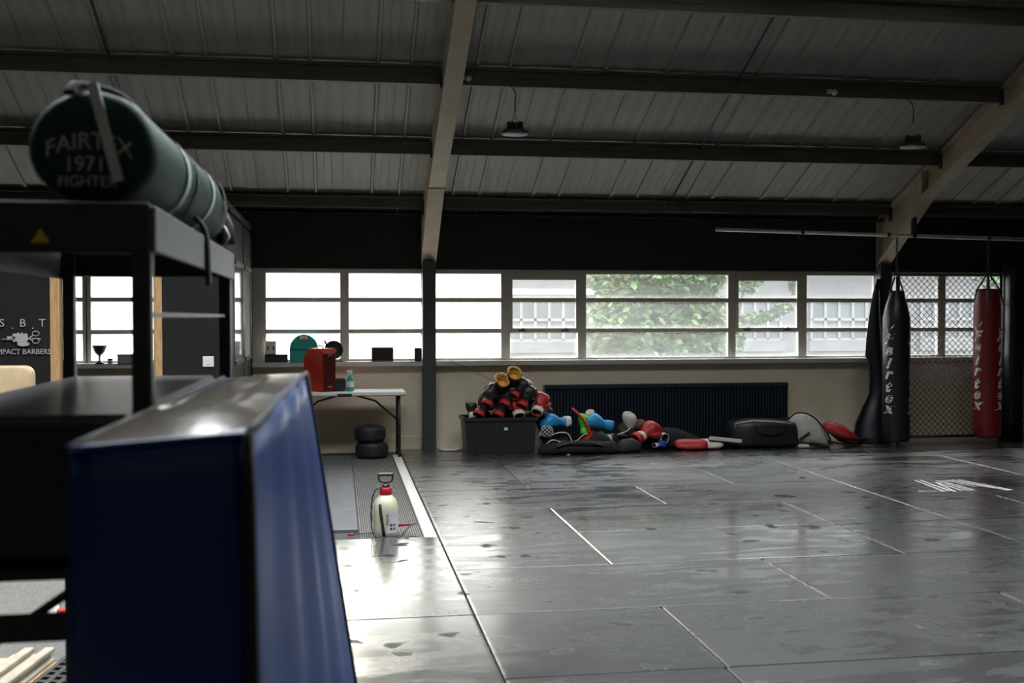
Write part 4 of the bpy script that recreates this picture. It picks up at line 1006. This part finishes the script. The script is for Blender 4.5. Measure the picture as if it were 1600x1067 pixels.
tag(MB().tube(sm([(.48, 8.48, -.022), (.56, 8.52, -.02), (.62, 8.5, -.024)]), .012, 6, flat=.4).build('loose_strap', m_blackc), 'short black strap lying on the carpet right of the sprayer', 'strap')

# logo painted on a mat
lo = MB()
def stripe(p, q, w0, w1):
    p = Vector(p); q = Vector(q); d = (q-p).normalized(); n = Vector((-d.y, d.x))
    a, b, c_, d_ = p+n*w0, q+n*w1, q-n*w1, p-n*w0
    lo.add([(v.x, v.y, .0018) for v in (a, b, c_, d_)], [(0, 1, 2, 3)])
for p, q, a, b in (((5.90, 10.50), (5.80, 9.76), .012, .02), ((5.96, 10.50), (5.87, 9.78), .012, .02), ((6.05, 10.42), (5.90, 9.74), .012, .016), ((6.05, 10.42), (6.00, 9.78), .012, .016), ((6.1, 10.42), (6.07, 9.76), .012, .016), ((6.14, 10.42), (6.13, 9.78), .012, .016), ((6.2, 10.42), (6.28, 10.0), .014, .01), ((6.30, 10.46), (6.45, 9.72), .014, .022), ((6.36, 10.46), (6.50, 9.74), .014, .022), ((6.25, 10.44), (6.40, 9.85), .012, .012), ((5.56, 9.82), (5.78, 9.79), .012, .008)): stripe(p, q, a, b)
tag(lo.build('floor_logo', m_printw), 'worn white striped logo painted on a mat before the punching bags', 'logo')

# ================================================================== FOREGROUND
# ---- storage rack
m_rail = mat('rail_steel', (.13, .13, .135), .5, var=.1)
rk = thing('storage_rack', 'black storage rack with the green bag on its top shelf', 'rack', (0, 0, 0))
RX1, RX0, RY0, RY1 = -.425, -1.06, 2.6, 4.5
def post(x, y, z1=1.96): bx((x, y, -.027), (x+.044, y+.05, z1), .004).build('post', m_blackm, rk)
for x in (RX1-.044, RX0):
    for y in (RY0, RY1-.05): post(x, y)
bx((RX0+.01, RY0+.01, 1.945), (RX1-.01, RY1-.01, 1.962), .002).build('shelf', m_blackm, rk)
bx((RX0, RY0-.012, 1.845), (RX1, RY0, 1.962), .003).build('beam', m_blackm, rk); bx((RX0, RY1, 1.86), (RX1, RY1+.012, 1.962), .003).build('beam', m_blackm, rk)
bx((RX1, RY0, 1.85), (RX1+.012, RY1, 1.955), .003).build('side_rail', m_rail, rk); bx((RX0-.012, RY0, 1.85), (RX0, RY1, 1.955), .003).build('side_rail', m_rail, rk)
bx((RX1-.03, RY0+.05, 1.70), (RX1-.02, RY1-.05, 1.712)).build('tie_bar', m_rail, rk)
bx((RX0+.01, RY0+.01, 1.10), (RX1-.01, RY1-.01, 1.12), .002).build('shelf', m_blackm, rk)
bx((RX0, RY0-.012, .965), (RX1, RY0, 1.03), .003).build('beam', m_blackm, rk)
bx((RX0+.01, RY0+.01, .08), (RX1-.01, RY1-.01, .1), .002).build('shelf', m_blackm, rk)
MB().tube([(RX0+.05, RY0+.02, .8), (RX1-.1, RY0+.02, 1.13)], .012, 6).build('brace', m_blackm, rk)
c = MB().prism([(-.68, 1.868), (-.66, 1.90), (-.64, 1.868)], RY0-.0135, RY0-.0125, 'Y'); c.build('sticker', mat('yellow_sticker', (.6, .42, .05), .6), rk)
# black foam block on the second shelf
fb = thing('foam_block', 'glossy black vinyl foam block on the second shelf of the rack', 'foam block', (0, 0, 1.122))
bx((RX0+.03, RY0+.06, 0), (RX1-.052, RY1-.06, .35), .02).build('cover', m_blackv, fb); bx((RX0+.028, RY0+.058, .17), (RX1-.05, RY1-.058, .18)).build('zip', m_blackm, fb)
# ---- green bag on top
gb = thing('green_bag', 'dark green punching bag with white straps lying on the rack top', 'punching bag', (-.57, 2.72, 2.10))
rs = []
def gring(y, k, cx=0, cz=0): return [(cx+.15*k*math.cos(a), y, cz+.137*k*math.sin(a)-.0) for a in [2*PI*i/28 for i in range(28)]]
for y, k, cx, cz in ((-.03, .5, 0, 0), (-.03, .86, 0, 0), (-.015, .97, 0, 0), (.02, 1, 0, 0), (.3, 1.0, .0, 0), (.6, .99, .01, -.002), (.9, .97, .02, -.004), (1.2, .95, .03, -.008), (1.4, .85, .04, -.02), (1.5, .6, .05, -.04)):
    rs.append([(x+.006*noise.noise(Vector((x*9, yy*5, z*9))), yy, z+.006*noise.noise(Vector((z*9, yy*5, 7)))) for x, yy, z in gring(y, k, cx, cz)])
MB().rings(rs).build('body', m_bagg, gb)
def band(y, w_, k, m, cx=0, skew=0.0, name='strap'):
    n = 36; MB().rings([[(cx+.15*k*math.cos(a), y+dy+skew*math.sin(a), .137*k*math.sin(a)) for a in [2*PI*i/n for i in range(n)]] for dy in (0, w_)], cap=False).build(name, m, gb)
m_strapw = mat('white_webbing', (.5, .52, .52), .7, var=.1)
band(.45, .05, 1.02, m_strapw, .005); band(.62, .04, 1.02, m_blackc, .01); band(.95, .05, 1.0, m_strapw, .02, .05); band(1.2, .06, 1.0, m_blackc, .03)
st = MB(); st.box((-.012, -.046, -.11), (.012, -.036, .125), Matrix.Translation((.035, 0, .025)) @ Matrix.Rotation(R(-14), 4, 'Y')); st.build('end_strap', m_strapw, gb)
st = MB(); st.tube(sm([(-.05, -.03, .125), (-.04, .0, .15), (-.0, .06, .155), (.04, .1, .145), (.07, .14, .12)]), .016, 6, flat=.6); st.build('carry_handle', m_blackc, gb)
def arc_text(txt, size, zc, xc, bend):
    vs, fs = text_geo(txt, size, .001)
    MB().add([(xc+v.x*.95, -.034-v.z, zc+v.y-bend*v.x*v.x) for v in vs], fs).build('lettering', m_print, gb)
arc_text('FAIRTEX', .055, .012, -.005, 2.2); arc_text('1971', .05, -.042, -.015, 1.0); arc_text('FIGHTER', .036, -.082, -.01, .6)
# crumpled cloth and straps by the bag's far end
ct = soft('crumpled_shirt', 'crumpled cream and black cloth stuffed at the end of the green bag', 'cloth', (-.50, 4.36, 1.964), [(-.12, .03, .04, .06), (-.06, .1, .09, .1), (.03, .1, .1, .11), (.1, .03, .04, .06)], m_blackc, seed=21, amp=.06)
soft_c = MB(); rs = [[(.02+.06*u+.02*math.sin(z*40), -.10+.05*math.sin(u*5+z*9), z) for u in [i/6 for i in range(7)]] for z in [.16-.03*i for i in range(6)]]
o = soft_c.rings(rs, closed=False).build('cream_fold', m_cloth_w, ct); o.modifiers.new('t', 'SOLIDIFY').thickness = .006
hs = MB().tube(sm([(-.46, 3.55, 2.03), (-.42, 3.55, 1.985), (-.408, 3.55, 1.93), (-.404, 3.55, 1.80)]), .03, 6, flat=.3).build('hanging_strap', m_blackc); tag(hs, 'black webbing strap hanging over the side of the rack top', 'strap')

# ---- blue crash mat standing on edge
cm = thing('crash_mat', 'blue vinyl crash mat standing on edge in the left foreground', 'mat', (0, 0, 0))
C8 = {'nl': [(-.45, 1.88, .0), (-.44, 1.88, 1.485)], 'nr': [(-.13, 1.88, .0), (-.154, 1.88, 1.505)], 'fr': [(.13, 3.4, 0), (-.10, 3.4, 1.53)], 'fl': [(-.30, 3.4, 0), (-.345, 3.4, 1.515)]}
def lerp(a, b, t): return Vector(a)+(Vector(b)-Vector(a))*t
def pad_pt(u, v, w_):  # u: 0 left..1 right, v: 0 near..1 far, w: height
    def col(k): return lerp(C8[k][0], C8[k][1], w_)
    p = lerp(lerp(col('nl'), col('nr'), u), lerp(col('fl'), col('fr'), u), v); return p
loop = []
nu, nv = 6, 18
uv = [(i/nu, 0) for i in range(nu)] + [(1, i/nv) for i in range(nv)] + [(1-i/nu, 1) for i in range(nu)] + [(0, 1-i/nv) for i in range(nv)]
rs = []
for k in range(25):
    w_ = k/24; r_ = []
    for u, v in uv:
        p = pad_pt(u, v, w_)
        if u == 1 and 0 < v < 1:   # right face: soft vertical folds
            p.x += .028*math.sin(v*PI)*(.5+.5*math.sin(w_*PI)) + .010*math.sin(v*26+1.2*math.sin(w_*4))*math.sin(v*PI)*(.35+.65*(1-abs(w_-.5)))
        if v == 0: p.y -= .018*math.sin(u*PI)*math.sin(w_*PI)
        e = min(1, (1-w_)*12); 
        c_ = pad_pt(.5, .5, w_); p = c_ + (p-c_)*(1-.02*(1-e))
        r_.append(p)
    rs.append(r_)
MB().rings(rs).build('cover', m_blue, cm)
# top gusset panel
rs = []
for j in range(15):
    v = j/14; r_ = []
    for i in range(9):
        u = i/8; p = pad_pt(.02+.96*u, .005+.99*v, 1.0); e_ = min(1, v*9, (1-v)*9, u*5, (1-u)*5); p.z += -.004+e_*(.016+.024*math.exp(-((v-.10)/.2)**2)+.006*noise.noise(Vector((u*3, v*9, 2)))); r_.append(p)
    rs.append(r_)
MB().rings(rs, closed=False).build('top_panel', m_padtop, cm)
def edge(pts, r, m=m_blackc, name='piping'): MB().tube(pts, r, 8).build(name, m, cm)
edge([pad_pt(1, .0, t)+Vector((.002, -.002, 0)) for t in [i/12 for i in range(13)]], .011)
edge([pad_pt(1, t, 1)+Vector((.0, 0, -.002)) for t in [i/12 for i in range(13)]], .008); edge([pad_pt(0, t, 1) for t in [i/12 for i in range(13)]], .008)
edge([pad_pt(t, 0, 1)+Vector((0, -.002, -.002)) for t in [i/6 for i in range(7)]], .006, m_blue)
edge([pad_pt(1, 1.0, t) for t in [i/12 for i in range(13)]], .008)

# ---- low clutter behind the rack
m_board = mat('pale_board', (.30, .26, .20), .6, var=.15, nscale=12)
bs = thing('board_stack', 'pale boards with orange edges lying on the floor behind the rack', 'boards', (-1.62, 5.1, -.028), (0, 0, R(-8)))
for i in range(3): bx((-.25+.09*i, -.5, .02*i), (.16-.02*i, .6, .02*i+.017), .003).build('board', m_board if i else m_timber, bs)
for s in (0, 1): bx((-.02+s*.1, -.5, .06), (.03+s*.1, .62, .085), .004).build('batten', m_board, bs)
gm = thing('grid_mat', 'black perforated rubber strip beside the pale boards', 'mat', (-1.33, 5.2, -.028), (0, 0, R(-8)))
c = MB()
for i in range(4): c.box((-.11+i*.06, -.5, 0), (-.085+i*.06, .6, .03))
for j in range(16): c.box((-.11, -.5+j*.07, .002), (.095, -.475+j*.07, .028))
c.build('lattice', m_rubber, gm)
rb = thing('red_dumbbell', 'small red and white object on the carpet beside the crash mat', 'weight', (-1.52, 6.5, -.028)); MB().tube([(-.1, 0, .05), (.1, .05, .05)], .02, 8).build('bar', m_redp, rb); MB().lathe([(.05, -.03), (.05, .03)], 12, Matrix.Translation((.1, .05, .05)) @ Matrix.Rotation(R(90), 4, 'Y')).build('head', m_redp, rb); MB().lathe([(.05, -.03), (.05, .03)], 12, Matrix.Translation((-.1, 0, .05)) @ Matrix.Rotation(R(90), 4, 'Y')).build('head', m_white, rb)
# white pedestal object at the wall base
wd = thing('floor_disc', 'thin white disc plate on the floor left of the crate', 'plate', (1.40, 13.85, 0)); MB().lathe([(.14, 0), (.15, .008), (.15, .022), (.13, .028)], 24).build('plate', m_white, wd); MB().lathe([(.04, .028), (.03, .04)], 16).build('boss', m_whitev, wd)
